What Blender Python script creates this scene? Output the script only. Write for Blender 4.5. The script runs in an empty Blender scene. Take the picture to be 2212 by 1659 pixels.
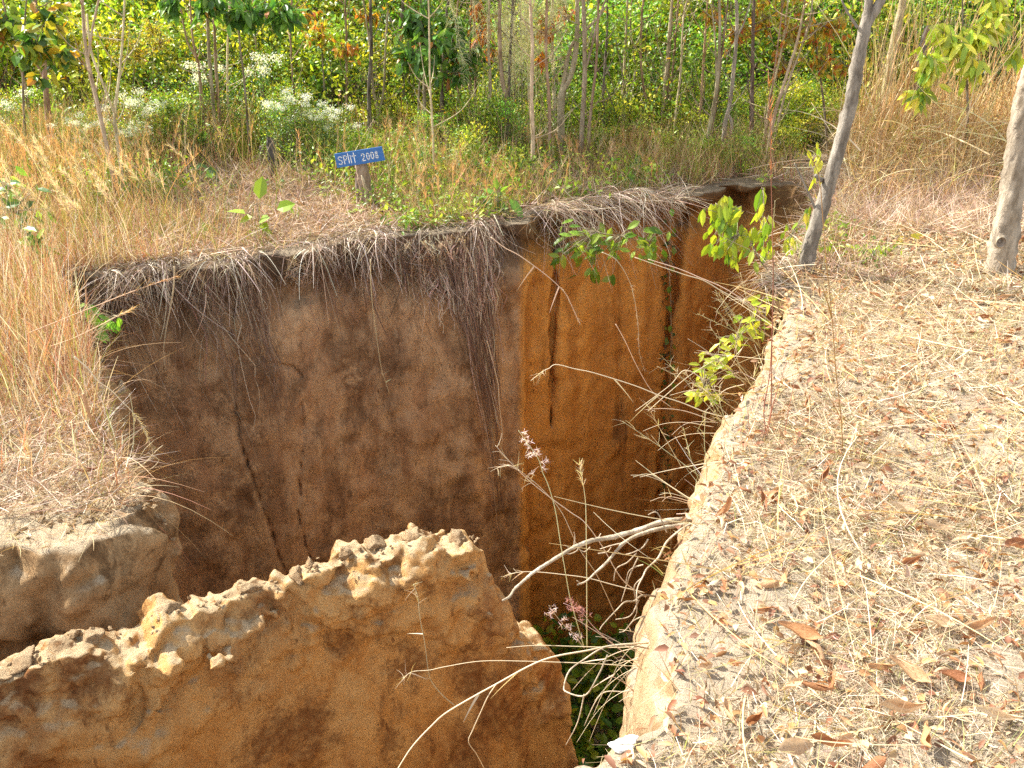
import bpy, math, random
import numpy as np
from mathutils import Vector
rng = np.random.default_rng(7)
random.seed(7)
sc = bpy.context.scene
COL = sc.collection
# ------------------------------------------------------------------ camera, sky, sun, exposure
CAMZ, PITCH, F = 1.60, math.radians(25.0), 1995.0          # picture coordinates below are 2212 x 1659
cam_d = bpy.data.cameras.new('camera'); cam = bpy.data.objects.new('camera', cam_d); COL.objects.link(cam)
cam.location = (0, 0, CAMZ); cam.rotation_euler = (math.radians(90) - PITCH, 0, 0)
cam_d.sensor_width = 36.0; cam_d.lens = 36.0 * F / 2212.0
cam_d.clip_start = 0.05; cam_d.clip_end = 400
sc.camera = cam
SUN = Vector((-0.80, 0.38, 0.88)).normalized()
world = bpy.data.worlds.new('World'); sc.world = world; world.use_nodes = True
wn = world.node_tree; bg = wn.nodes['Background']
sky = wn.nodes.new('ShaderNodeTexSky'); sky.sky_type = 'NISHITA'; sky.sun_disc = False
sky.dust_density = 1.4; sky.ozone_density = 0.0; sky.sun_elevation = math.asin(SUN.z); sky.sun_rotation = math.atan2(SUN.x, SUN.y)
hs = wn.nodes.new('ShaderNodeHueSaturation'); hs.inputs['Saturation'].default_value = 0.42
wn.links.new(sky.outputs[0], hs.inputs['Color']); wn.links.new(hs.outputs[0], bg.inputs[0]); bg.inputs[1].default_value = 0.14
sl = bpy.data.lights.new('sun', 'SUN'); sl.energy = 4.5; sl.angle = math.radians(0.5); sl.color = (1.0, 0.955, 0.87)
so = bpy.data.objects.new('sun', sl); COL.objects.link(so); so.location = (-8, 4, 10)
so.rotation_euler = SUN.to_track_quat('Z', 'Y').to_euler()
sc.view_settings.view_transform = 'Standard'; sc.view_settings.look = 'None'
sc.view_settings.exposure = 1.55; sc.view_settings.gamma = 1.0
sc.render.engine = 'CYCLES'
sc.cycles.max_bounces = 8; sc.cycles.diffuse_bounces = 5; sc.cycles.transmission_bounces = 4
sc.cycles.use_denoising = False

# ------------------------------------------------------------------ picture point -> place
CP, SP = math.cos(PITCH), math.sin(PITCH)
def ray(u, v):
    x = (u - 1106.0) / F; y = (829.5 - v) / F
    return np.array([x, CP + y * SP, -SP + y * CP])
def gp(u, v, z=0.0):
    d = ray(u, v); t = (z - CAMZ) / d[2]
    return np.array([d[0] * t, d[1] * t, z])
def at_y(u, v, Y):
    d = ray(u, v); t = Y / d[1]
    return np.array([d[0] * t, Y, CAMZ + d[2] * t])
def px(p):                                                   # metres per picture pixel at a place
    return (p[1] * CP - (p[2] - CAMZ) * SP) / F

# ------------------------------------------------------------------ noise on grids
_T = {}
def _tab(seed):
    if seed not in _T: _T[seed] = np.random.default_rng(seed + 100).uniform(-1, 1, (48, 48, 48)).astype(np.float32)
    return _T[seed]
def _axis(c, s):
    t = np.asarray(c, np.float64) / s; i = np.floor(t).astype(int); f = t - i
    w = np.stack([(1-f)**3, 3*f**3 - 6*f**2 + 4, -3*f**3 + 3*f**2 + 3*f + 1, f**3], -1) / 6
    lo = i.min() - 1; m = i.max() + 3 - lo
    W = np.zeros((len(t), m), np.float32)
    for k in range(4): W[np.arange(len(t)), i - 1 + k - lo] += w[:, k]
    return np.arange(lo, lo + m) % 48, W
def noise3(xs, ys, zs, s, seed):
    s = (s, s, s) if np.isscalar(s) else s
    a, A = _axis(xs, s[0]); b, B = _axis(ys, s[1]); c, C = _axis(zs, s[2])
    R = _tab(seed)[np.ix_(a, b, c)]
    R = np.tensordot(A, R, (1, 0)); R = np.tensordot(B, R, (1, 1)).transpose(1, 0, 2)
    return (np.tensordot(R, C, (2, 1)) * 2.4).astype(np.float32)
def noisep(P, s, seed):                                      # at scattered points
    s = np.array((s, s, s) if np.isscalar(s) else s, float)
    t = np.asarray(P, float) / s; i = np.floor(t).astype(int); f = t - i; T = _tab(seed); out = 0
    def w(f): return [(1-f)**3/6, (3*f**3 - 6*f**2 + 4)/6, (-3*f**3 + 3*f**2 + 3*f + 1)/6, f**3/6]
    wx, wy, wz = w(f[:, 0]), w(f[:, 1]), w(f[:, 2])
    for a in range(4):
        for b in range(4):
            for c in range(4):
                out = out + T[(i[:,0]-1+a) % 48, (i[:,1]-1+b) % 48, (i[:,2]-1+c) % 48] * wx[a] * wy[b] * wz[c]
    return out * 2.4

def nets(Fv, o, h):                                          # surface nets: inside is negative
    S = Fv < 0
    cnt = np.zeros(tuple(n - 1 for n in Fv.shape), np.int8)
    for a in (0, 1):
        for b in (0, 1):
            for c in (0, 1):
                cnt += S[a:S.shape[0]-1+a, b:S.shape[1]-1+b, c:S.shape[2]-1+c]
    act = (cnt > 0) & (cnt < 8)
    I = np.argwhere(act); idx = np.full(cnt.shape, -1, np.int32); idx[act] = np.arange(len(I))
    cor = np.array([(a, b, c) for a in (0, 1) for b in (0, 1) for c in (0, 1)])
    val = np.stack([Fv[I[:,0]+a, I[:,1]+b, I[:,2]+c] for a, b, c in cor], 1)
    acc = np.zeros((len(I), 3)); n = np.zeros(len(I))
    for p in range(8):
        for q in range(p + 1, 8):
            if np.abs(cor[p] - cor[q]).sum() != 1: continue
            m = (val[:, p] < 0) != (val[:, q] < 0)
            t = val[:, p] / np.where(m, val[:, p] - val[:, q], 1)
            acc += np.where(m[:, None], cor[p] + t[:, None] * (cor[q] - cor[p]), 0); n += m
    V = (I + acc / n[:, None]) * h + np.asarray(o)
    Q = []
    for ax in range(3):
        s0 = [slice(None)] * 3; s1 = [slice(None)] * 3
        s0[ax] = slice(0, -1); s1[ax] = slice(1, None)
        A, B = S[tuple(s0)], S[tuple(s1)]
        E = np.argwhere(A != B); b, c = (ax + 1) % 3, (ax + 2) % 3
        E = E[(E[:, b] > 0) & (E[:, c] > 0) & (E[:, b] < S.shape[b] - 1) & (E[:, c] < S.shape[c] - 1)]
        db = np.zeros(3, int); db[b] = 1; dc = np.zeros(3, int); dc[c] = 1
        g = lambda K: idx[K[:, 0], K[:, 1], K[:, 2]]
        q = np.stack([g(E - db - dc), g(E - dc), g(E), g(E - db)], 1)
        flip = ~A[E[:, 0], E[:, 1], E[:, 2]]
        q[flip] = q[flip][:, ::-1]
        Q.append(q)
    Q = np.concatenate(Q)
    return V, Q[(Q >= 0).all(1)]

# ------------------------------------------------------------------ meshes and bookkeeping
class MB:
    """collects quads (and triangles written as quads of 4 different corners or 3) with a colour per vertex"""
    def __init__(s): s.v, s.f, s.c, s.n = [], [], [], 0
    def add(s, V, Q, C=None):
        V = np.asarray(V, float).reshape(-1, 3); Q = np.asarray(Q, int)
        s.v.append(V); s.f.append(Q + s.n)
        C = np.ones((len(V), 3)) * 0.5 if C is None else np.broadcast_to(np.asarray(C, float), (len(V), 3))
        s.c.append(C); s.n += len(V)
    def mesh(s, name, mat=None, smooth=True):
        V = np.concatenate(s.v); C = np.concatenate(s.c)
        me = bpy.data.meshes.new(name)
        me.vertices.add(len(V)); me.vertices.foreach_set('co', V.astype(np.float32).ravel())
        tot = [np.full(len(f), f.shape[1]) for f in s.f]
        loops = np.concatenate([f.ravel() for f in s.f]); tot = np.concatenate(tot)
        me.loops.add(len(loops)); me.loops.foreach_set('vertex_index', loops.astype(np.int32))
        me.polygons.add(len(tot)); me.polygons.foreach_set('loop_start', np.concatenate([[0], np.cumsum(tot)[:-1]]).astype(np.int32))
        me.update(calc_edges=True)
        me.polygons.foreach_set('use_smooth', np.full(len(tot), smooth))
        at = me.attributes.new('tint', 'FLOAT_COLOR', 'POINT')
        at.data.foreach_set('color', np.concatenate([C, np.ones((len(C), 1))], 1).astype(np.float32).ravel())
        if mat: me.materials.append(mat)
        me.validate(); me.update()
        return me
    def build(s, name, mat, parent=None, smooth=True):
        return link(name, s.mesh(name, mat, smooth), parent)
def link(name, me, parent=None):
    o = bpy.data.objects.new(name, me); COL.objects.link(o)
    if parent: o.parent = parent
    return o
def tag(o, label=None, cat=None, group=None, kind=None):
    for k, v in (('label', label), ('category', cat), ('group', group), ('kind', kind)):
        if v: o[k] = v
    return o
def empty(name, loc, label, cat, group=None):
    o = bpy.data.objects.new(name, None); COL.objects.link(o); o.location = [float(q) for q in loc]
    o.empty_display_size = 0.1
    return tag(o, label, cat, group)
def copy_tree(o, parent=None):
    c = o.copy(); COL.objects.link(c); c.parent = parent
    for ch in list(o.children): copy_tree(ch, c)
    return c
def nrm(a): return a / np.maximum(np.linalg.norm(a, axis=-1, keepdims=True), 1e-9)
def jit(c, n, a=0.15): return np.clip(np.asarray(c) * (1 + rng.normal(0, a, (n, 1))) * (1 + rng.normal(0, a * .35, (n, 3))), 0.004, 0.95)
def pick(cols, w, n, a=0.15):
    k = rng.choice(len(cols), n, p=np.array(w) / sum(w)); return jit(np.array(cols)[k], n, a)

def ribbons(mb, base, d, L, W, bend, col, segs=4, tip=0.15, col2=None):
    """n grass blades: base + d*L*t + bend*t^2"""
    n = len(base); t = np.linspace(0, 1, segs + 1)
    L = np.broadcast_to(L, (n,)); W = np.broadcast_to(W, (n,))
    P = base[:, None] + d[:, None] * (L[:, None] * t)[..., None] + bend[:, None] * (t ** 2)[None, :, None]
    tan = nrm(np.gradient(P, axis=1)); r = nrm(rng.normal(size=(n, 1, 3)))
    side = nrm(np.cross(tan, r)) * (0.5 * W[:, None] * (1 - (1 - tip) * t ** 1.5))[..., None]
    V = np.stack([P - side, P + side], 2).reshape(-1, 3)
    k = np.arange(n)[:, None] * (segs + 1) * 2 + np.arange(segs)[None] * 2
    Q = np.stack([k, k + 1, k + 3, k + 2], -1).reshape(-1, 4)
    C = np.repeat(col, (segs + 1) * 2, 0)
    if col2 is not None:
        w = np.tile(np.repeat(t, 2), n)[:, None]; C = C * (1 - w) + np.repeat(col2, (segs + 1) * 2, 0) * w
    mb.add(V, Q, C)
def leaves(mb, c, axis, nor, L, W, col, fold=0.25, droop=0.2):
    """n leaves, each six faces-worth of blade folded on its midrib"""
    n = len(c); L = np.broadcast_to(L, (n,))[:, None]; W = np.broadcast_to(W, (n,))[:, None]
    a = nrm(axis); s = nrm(np.cross(a, nor)); u = nrm(np.cross(s, a))
    fo = np.broadcast_to(fold, (n,))[:, None]; dr = np.broadcast_to(droop, (n,))[:, None]
    def pt(t, w, sg): return c + a * L * t + s * W * w * sg + u * (W * w * fo - dr * L * t * t)
    V = np.stack([pt(0, 0, 0), pt(.3, .42, -1), pt(.35, 0, 0), pt(.3, .42, 1), pt(.68, .36, -1), pt(.7, 0, 0), pt(.68, .36, 1), pt(1, 0, 0)], 1).reshape(-1, 3)
    k = np.arange(n)[:, None] * 8
    T = np.concatenate([k + np.array([t]) for t in ((0, 2, 1), (0, 3, 2), (4, 5, 7), (5, 6, 7))])
    Q = np.concatenate([k + np.array([q]) for q in ((1, 2, 5, 4), (2, 3, 6, 5))])
    C = np.repeat(col, 8, 0)
    mb.add(V, Q, C); mb.f.append(T + mb.n - len(V))
def tube(mb, P, R, col, k=8, rough=0.0, seed=0):
    """one bent tapering stem through the points P with radii R (resampled smoothly)"""
    P = np.asarray(P, float); R = np.asarray(R, float); m = max(2, len(P))
    s = np.linspace(0, m - 1, (m - 1) * 6 + 1); i = np.clip(s.astype(int), 0, m - 2); f = (s - i)[:, None]
    g = lambda j: P[np.clip(j, 0, m - 1)]
    p0, p1, p2, p3 = g(i - 1), g(i), g(i + 1), g(i + 2)
    C = 0.5 * (2*p1 + (p2-p0)*f + (2*p0-5*p1+4*p2-p3)*f**2 + (3*p1-p0-3*p2+p3)*f**3)
    r = R[i] * (1 - f[:, 0]) + R[np.minimum(i + 1, m - 1)] * f[:, 0]
    t = nrm(np.gradient(C, axis=0)); ref = np.array([0.31, 0.87, 0.38])
    x = nrm(np.cross(t, ref)); y = np.cross(t, x)
    a = np.linspace(0, 2 * np.pi, k, endpoint=False)
    rr = r[:, None] * np.ones(k)
    if rough: rr = rr * (1 + rough * np.random.default_rng(seed).normal(0, 1, rr.shape))
    V = C[:, None] + (x[:, None] * np.cos(a)[None, :, None] + y[:, None] * np.sin(a)[None, :, None]) * rr[..., None]
    n = len(C); q = np.arange(n - 1)[:, None] * k + np.arange(k)[None]; q2 = np.arange(n - 1)[:, None] * k + (np.arange(k)[None] + 1) % k
    Q = np.stack([q, q2, q2 + k, q + k], -1).reshape(-1, 4)
    mb.add(V.reshape(-1, 3), Q, col)
    mb.f.append(np.array([list(range(k))[::-1]]) + mb.n - n * k); mb.f.append(np.array([list(range((n-1)*k, n*k))]) + mb.n - n * k)
    return C

# ------------------------------------------------------------------ materials
def newmat(name):
    m = bpy.data.materials.new(name); m.use_nodes = True; nt = m.node_tree
    return m, nt, nt.nodes['Principled BSDF'], nt.nodes['Material Output']
class G:
    """tiny node-graph writer"""
    def __init__(s, nt): s.nt = nt; s.g = nt.nodes.new('ShaderNodeNewGeometry'); s.tc = nt.nodes.new('ShaderNodeTexCoord')
    def put(s, node, i, v):
        if hasattr(v, 'is_linked') or hasattr(v, 'links'): s.nt.links.new(v, node.inputs[i])
        else: node.inputs[i].default_value = v if not (isinstance(v, tuple) and len(v) == 3 and node.inputs[i].type == 'RGBA') else (*v, 1)
    def math(s, op, a, b=0.0, c=None, clamp=False):
        n = s.nt.nodes.new('ShaderNodeMath'); n.operation = op; n.use_clamp = clamp
        s.put(n, 0, a); s.put(n, 1, b)
        if c is not None: s.put(n, 2, c)
        return n.outputs[0]
    def mix(s, f, a, b, mode='MIX'):
        n = s.nt.nodes.new('ShaderNodeMix'); n.data_type = 'RGBA'; n.blend_type = mode
        s.put(n, 0, f); s.put(n, 6, a); s.put(n, 7, b); return n.outputs[2]
    def step(s, x, lo, hi):
        n = s.nt.nodes.new('ShaderNodeMapRange'); n.interpolation_type = 'SMOOTHSTEP'
        s.put(n, 0, x); n.inputs[1].default_value = lo; n.inputs[2].default_value = hi; return n.outputs[0]
    def scale(s, k):
        n = s.nt.nodes.new('ShaderNodeMapping'); s.nt.links.new(s.tc.outputs['Object'], n.inputs[0])
        n.inputs['Scale'].default_value = k; return n.outputs[0]
    def noise(s, sc_, vec=None, detail=6, rough=0.6, dist=0.0):
        n = s.nt.nodes.new('ShaderNodeTexNoise'); s.nt.links.new(vec or s.tc.outputs['Object'], n.inputs['Vector'])
        n.inputs['Scale'].default_value = sc_; n.inputs['Detail'].default_value = detail; n.inputs['Roughness'].default_value = rough
        n.inputs['Distortion'].default_value = dist; return n.outputs[0]
    def voro(s, sc_, vec=None, feat='F1'):
        n = s.nt.nodes.new('ShaderNodeTexVoronoi'); n.feature = feat; s.nt.links.new(vec or s.tc.outputs['Object'], n.inputs['Vector'])
        n.inputs['Scale'].default_value = sc_; return n.outputs[0]
    def xyz(s, v=None):
        n = s.nt.nodes.new('ShaderNodeSeparateXYZ'); s.nt.links.new(v or s.g.outputs['Position'], n.inputs[0]); return n.outputs
    def bump(s, h, strength, dist, prev=None):
        n = s.nt.nodes.new('ShaderNodeBump'); n.inputs['Strength'].default_value = strength; n.inputs['Distance'].default_value = dist
        s.put(n, 'Height', h)
        if prev is not None: s.nt.links.new(prev, n.inputs['Normal'])
        return n.outputs[0]

def earth(name, dark, mid, light, top, orange_at=None, humus=0.0, grey=0.0, blot=0.8, toplo=0.45, tophi=0.85, grit=0.006):
    m, nt, bs, out = newmat(name); g = G(nt)
    v = g.scale((1, 1, 0.45)); vs = g.scale((1, 1, 0.12))
    n1 = g.step(g.noise(1.7, v, 7, 0.62, 0.7), 0.36, 0.64); n2 = g.step(g.noise(6.0, v, 8, 0.65, 0.6), 0.36, 0.66)
    n3 = g.noise(28, None, 6, 0.7)
    c = g.mix(n1, dark, mid); c = g.mix(g.math('MULTIPLY', n2, 0.75), c, light)
    st = g.step(g.noise(9, vs, 5, 0.6, 0.3), 0.52, 0.72); c = g.mix(g.math('MULTIPLY', st, 0.45), c, dark)
    c = g.mix(g.math('MULTIPLY', g.step(g.noise(3.4, g.scale((1, 1, 0.8)), 10, 0.75, 0.25), 0.50, 0.60), blot), c, tuple(q * .62 for q in dark))
    c = g.mix(g.math('MULTIPLY', g.step(g.noise(2.6, g.scale((1.1, 1, 0.9)), 10, 0.78, 0.25), 0.54, 0.64), 0.7), c, light)
    if orange_at is not None:
        x, y, z = g.xyz()
        o1 = g.mix(g.step(g.noise(2.6, vs, 7, 0.6, 0.5), 0.35, 0.65), (0.50, 0.235, 0.055), (0.78, 0.42, 0.11))
        o1 = g.mix(g.math('MULTIPLY', g.step(g.noise(11, v, 6, 0.65), 0.5, 0.72), 0.4), o1, (0.80, 0.50, 0.18))
        o1 = g.mix(g.math('MULTIPLY', g.step(g.noise(4.0, vs, 6, 0.7, 0.4), 0.56, 0.70), 0.75), o1, (0.13, 0.065, 0.03))
        mo = g.step(g.math('ADD', x, g.math('MULTIPLY', g.math('SUBTRACT', n3, 0.5), 0.10)), orange_at - 0.03, orange_at + 0.03)
        c = g.mix(mo, c, o1)
    pits = g.math('MINIMUM', g.step(g.voro(22, g.scale((1, 1, 0.30))), 0.05, 0.17), g.step(g.voro(48, g.scale((1, 1, 0.22))), 0.04, 0.14))
    c = g.mix(g.math('MULTIPLY', g.math('SUBTRACT', 1.0, pits), 0.62), c, tuple(q * .5 for q in dark))
    c = g.mix(g.math('MULTIPLY', g.step(n3, 0.42, 0.68), 0.35), c, light if orange_at is None else mid)
    if grey:
        c = g.mix(g.math('MULTIPLY', g.step(g.noise(3.2, None, 6, 0.7, 0.8), 0.50, 0.66), grey), c, (0.24, 0.17, 0.115))
    if humus:
        x, y, z = g.xyz()
        zz = g.math('ADD', z, g.math('MULTIPLY', g.math('SUBTRACT', g.noise(3.5), 0.5), 0.5))
        c = g.mix(g.math('MULTIPLY', g.step(zz, -0.42, -0.10), humus), c, (0.075, 0.048, 0.030))
    nz = g.xyz(g.g.outputs['Normal'])[2]
    c = g.mix(g.step(g.math('ADD', nz, g.math('MULTIPLY', g.math('SUBTRACT', n3, 0.5), 0.5)), toplo, tophi), c, g.mix(g.step(g.noise(14, None, 6, .7), .35, .65), tuple(q * .72 for q in top), top))
    nt.links.new(c, bs.inputs['Base Color']); bs.inputs['Roughness'].default_value = 0.95; bs.inputs['Specular IOR Level'].default_value = 0.14
    b = g.bump(g.noise(14, v, 10, 0.75), 0.9, 0.045); b = g.bump(g.noise(75, None, 7, 0.75), 0.7, grit, b)
    b = g.bump(pits, 0.5, 0.006, b)
    nt.links.new(b, bs.inputs['Normal'])
    return m
def tinted(name, rough=0.8, spec=0.2, transl=0.0, var=0.0, bump=0.0, bscale=40, stretch=(1, 1, 1), shade=None):
    """colour comes from the mesh's own tint; leaves let light through"""
    m, nt, bs, out = newmat(name); g = G(nt)
    a = nt.nodes.new('ShaderNodeAttribute'); a.attribute_name = 'tint'; c = a.outputs['Color']
    if var:
        nv = g.step(g.noise(bscale * .5, g.scale(stretch), 5, 0.65), 0.3, 0.7)
        c = g.mix(nv, g.mix(var, c, (0.02, 0.015, 0.01)), g.mix(var * .5, c, (0.7, 0.65, 0.55)))
    if shade:
        oi = nt.nodes.new('ShaderNodeObjectInfo'); hv = nt.nodes.new('ShaderNodeHueSaturation')
        nt.links.new(c, hv.inputs['Color']); nt.links.new(g.math('ADD', 1 - shade, g.math('MULTIPLY', oi.outputs['Random'], 2 * shade)), hv.inputs['Value'])
        nt.links.new(g.math('ADD', .5 - shade * .06, g.math('MULTIPLY', oi.outputs['Random'], shade * .12)), hv.inputs['Hue']); c = hv.outputs[0]
    nt.links.new(c, bs.inputs['Base Color']); bs.inputs['Roughness'].default_value = rough; bs.inputs['Specular IOR Level'].default_value = spec
    if bump: nt.links.new(g.bump(g.noise(bscale, g.scale(stretch), 6, 0.7), 0.9, bump), bs.inputs['Normal'])
    if transl:
        t = nt.nodes.new('ShaderNodeBsdfTranslucent'); mx = nt.nodes.new('ShaderNodeMixShader'); mx.inputs[0].default_value = transl
        nt.links.new(g.mix(1.0, c, (1.25, 1.15, 0.55), 'MULTIPLY'), t.inputs[0])
        nt.links.new(bs.outputs[0], mx.inputs[1]); nt.links.new(t.outputs[0], mx.inputs[2]); nt.links.new(mx.outputs[0], out.inputs[0])
    return m
M_WALL = earth('weathered_clay', (0.20, 0.115, 0.062), (0.50, 0.30, 0.165), (0.72, 0.51, 0.30), (0.30, 0.235, 0.16), orange_at=0.06, humus=0.85, blot=0.6)
M_RIDGE = earth('crumbling_clay', (0.32, 0.125, 0.045), (0.72, 0.37, 0.115), (0.84, 0.54, 0.23), (0.68, 0.50, 0.29), blot=0.75, toplo=0.66, tophi=0.98, grit=0.016)
M_BANK = earth('pale_sandy_clay', (0.34, 0.20, 0.09), (0.50, 0.32, 0.16), (0.60, 0.44, 0.26), (0.52, 0.42, 0.30))
M_LEDGE = earth('ledge_clay', (0.20, 0.11, 0.048), (0.50, 0.30, 0.14), (0.64, 0.43, 0.22), (0.60, 0.47, 0.31), blot=0.8, toplo=.66, tophi=1.0, grit=0.016)
M_SOIL = earth('dry_topsoil', (0.22, 0.16, 0.10), (0.30, 0.22, 0.14), (0.40, 0.32, 0.22), (0.26, 0.19, 0.125))
M_LEAF = tinted('leaf_blade', 0.42, 0.5, 0.42, shade=0.12)
M_STRAW = tinted('dry_straw_blade', 0.6, 0.35, 0.18)
M_BARK = tinted('bark', 0.9, 0.15, var=0.5, bump=0.014, bscale=46, stretch=(1, 1, 0.35))
M_FLUFF = tinted('seed_fluff', 0.8, 0.1, 0.35)

# ------------------------------------------------------------------ the split: its outline in plan
def gxy(u, v): return tuple(gp(u, v)[:2])
far_rim = [gxy(140, 604), gxy(300, 590), gxy(450, 572), gxy(620, 548), gxy(740, 524), gxy(860, 512), gxy(1000, 500), gxy(1075, 484), (0.03, 5.93)]
recess = [(0.06, 6.22), (0.235, 6.27), (0.24, 6.40), (0.345, 6.43), (0.355, 6.33), (0.60, 6.56), (0.98, 6.78), (1.16, 6.90), (1.19, 7.14), (1.33, 7.16), (1.36, 6.98), (1.70, 7.26), (1.80, 7.33), (1.86, 7.18), (2.12, 7.02), gxy(1750, 440)]
bank_rim = [(2.00, 5.95), gxy(1735, 548), gxy(1690, 590), gxy(1672, 660), gxy(1635, 760), gxy(1578, 862), gxy(1528, 950), gxy(1484, 1060), gxy(1436, 1135), gxy(1404, 1205), gxy(1393, 1290), gxy(1398, 1390), gxy(1412, 1470), gxy(1385, 1530), gxy(1290, 1580), gxy(1235, 1615), gxy(1185, 1670)]
near_rim = [(-0.25, 1.20), (-1.0, 1.05), (-2.2, 1.05), (-3.0, 1.5), (-2.6, 2.15)]
ledge_rim = [gxy(-250, 1230), gxy(0, 1192), gxy(90, 1186), gxy(190, 1168), gxy(262, 1118), gxy(308, 1056), gxy(285, 1000), gxy(240, 900), gxy(212, 770), gxy(180, 700), gxy(145, 640)]
PIT = np.array(far_rim + recess + bank_rim + near_rim + ledge_rim)
FLOOR = -3.95
def pit_d(X, Y):                                             # distance to the rim, negative inside the pit
    A = PIT; B = np.roll(PIT, -1, 0); d = np.full(X.shape, 1e9); ins = np.zeros(X.shape, bool)
    for (ax, ay), (bx, by) in zip(A, B):
        ex, ey = bx - ax, by - ay; t = np.clip(((X - ax) * ex + (Y - ay) * ey) / (ex * ex + ey * ey), 0, 1)
        d = np.minimum(d, np.hypot(X - ax - t * ex, Y - ay - t * ey))
        ins ^= ((ay > Y) != (by > Y)) & (X < (bx - ax) * (Y - ay) / (by - ay + 1e-12) + ax)
    return np.where(ins, -d, d)
def hgt(X, Y):                                               # top of the ground
    P = np.stack([np.ravel(X), np.ravel(Y), np.zeros(np.size(X))], 1)
    n = (noisep(P, 1.3, 3) * 0.035 + noisep(P, 0.35, 4) * 0.012).reshape(np.shape(X))
    Y = np.asarray(Y); X = np.asarray(X)
    return n + 0.07 * np.clip(Y - 9, 0, None) + 0.10 * np.exp(-((X - 3.0) ** 2 + (Y - 6.9) ** 2) / 0.8) + 0.05 * np.clip(X - 3.4, 0, 3)
def seg_d(X, Z, pts):
    d = np.full(np.broadcast(X, Z).shape, 9.0, np.float32)
    for (ax, az), (bx, bz) in zip(pts[:-1], pts[1:]):
        ex, ez = bx - ax, bz - az; t = np.clip(((X - ax) * ex + (Z - az) * ez) / (ex * ex + ez * ez), 0, 1)
        d = np.minimum(d, np.hypot(X - ax - t * ex, Z - az - t * ez))
    return d
def cracks():
    out = []
    for pts in ([(505, 640), (498, 740), (512, 840), (520, 930), (550, 1000), (565, 1050), (590, 1110), (612, 1180), (640, 1245)],
                [(655, 860), (662, 940), (655, 1000), (654, 1090), (668, 1150), (690, 1220)], [(585, 775), (640, 782), (658, 800)], [(1330, 560), (1334, 700), (1338, 900)], [(1610, 490), (1622, 560), (1618, 640)]):
        P = []
        for u, v in pts:
            Y = 5.35 if u < 1000 else 7.0
            for _ in range(6):                                # walk onto the wall plane
                p = at_y(u, v, Y); Y = np.interp(p[0], [-2.41, -1.73, -1.04, -.14, 0.3, 1.0, 1.7], [4.8, 5.04, 5.51, 5.94, 6.3, 6.8, 7.26])
            P.append((p[0], p[2]))
        out.append(P)
    return out
CRACKS = cracks()
def terrain(box, h, far=False):
    (x0, x1), (y0, y1), (z0, z1) = box
    xs, ys, zs = np.arange(x0, x1 + h, h), np.arange(y0, y1 + h, h), np.arange(z0, z1 + h, h)
    X, Y = np.meshgrid(xs, ys, indexing='ij'); d2 = pit_d(X, Y).astype(np.float32); top = hgt(X, Y).astype(np.float32)
    n = noise3(xs, ys, zs, (0.55, 0.55, 0.9), 11) * 0.045
    n += noise3(xs, ys, zs, (0.13, 0.13, 0.7), 12) * 0.020
    if far: n *= np.where(X > 0.1, 0.35, 1.0)[:, :, None].astype(np.float32)
    n += noise3(xs, ys, zs, 0.10, 13) * 0.014
    n += noise3(xs, ys, zs, 0.045, 14) * 0.006
    dz = -zs[None, None, :]
    wall = d2[:, :, None] + 0.035 * np.clip(dz, 0, 5) + n
    bl = np.clip((Y - 4.45) / 0.4, 0, 1)[:, :, None] * np.clip((2.1 - X) / 0.2, 0, 1)[:, :, None]; bl = bl.astype(np.float32)
    wall -= 0.05 * np.exp(-np.clip(dz, -1, 9) / 0.10) * (1 - bl)
    n5 = (noise3(xs, ys, zs, 0.030, 17) * 0.010 + np.abs(noise3(xs, ys, zs, 0.08, 20)) * 0.045 * (0.35 + 0.65 * np.exp(-np.clip(dz, 0, 9) / 0.8)) - 0.01) if not far else noise3(xs, ys, zs, 0.06, 17) * 0.012; wall += n5
    if not far: wall += np.abs(noise3(xs, ys, zs, (0.07, 0.07, 0.30), 23)) * 0.05 * np.exp(-((dz - 0.16) / 0.16) ** 2) * (X[:, :, None] < -0.6)
    if far:                                                  # root-bound sod hangs over the weathered wall
        rag = noise3(xs, ys, zs, (0.18, 0.18, 0.10), 18) * 0.055 - np.abs(noise3(xs, ys, zs, 0.07, 24)) * 0.05
        w = np.clip((0.14 + rag * 1.5 - dz) / 0.06, 0, 1) * (0.085 + rag) * bl
        n6 = noise3(xs, ys, zs, (0.30, 0.30, 0.22), 19); w = w + np.clip(n6 - 0.5, 0, 1) * 0.05 - np.clip(-n6 - 0.7, 0, 1) * 0.05
        b = np.exp(-((dz - 0.30) / 0.16) ** 2) * np.exp(-((X - 0.02) / 0.30) ** 2)[:, :, None] * 0.13
        wall += w + b * bl - np.exp(-((dz - 0.24) / 0.10) ** 2) * 0.06 * bl
        XX = X[:, :1, None][:, 0, :]                        # (nx,1)
        g = np.zeros((len(xs), len(zs)), np.float32)
        for pts, wd, dp in zip(CRACKS, (0.009, 0.008, 0.010, 0.02, 0.02), (0.036, 0.028, 0.03, 0.04, 0.04)):
            g += dp * np.exp(-(seg_d(xs[:, None], zs[None, :], pts) / wd) ** 2)
        wall -= g[:, None, :]
    tp = zs[None, None, :] - top[:, :, None] + 0.35 * n
    k = 0.05 if X.min() > -1 else 0.014; a, b = tp, -wall; hh = np.clip(0.5 + 0.5 * (a - b) / k, 0, 1)
    Fv = b * (1 - hh) + a * hh + k * hh * (1 - hh)            # smooth maximum
    return nets(Fv, (x0, y0, z0), h)
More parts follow.
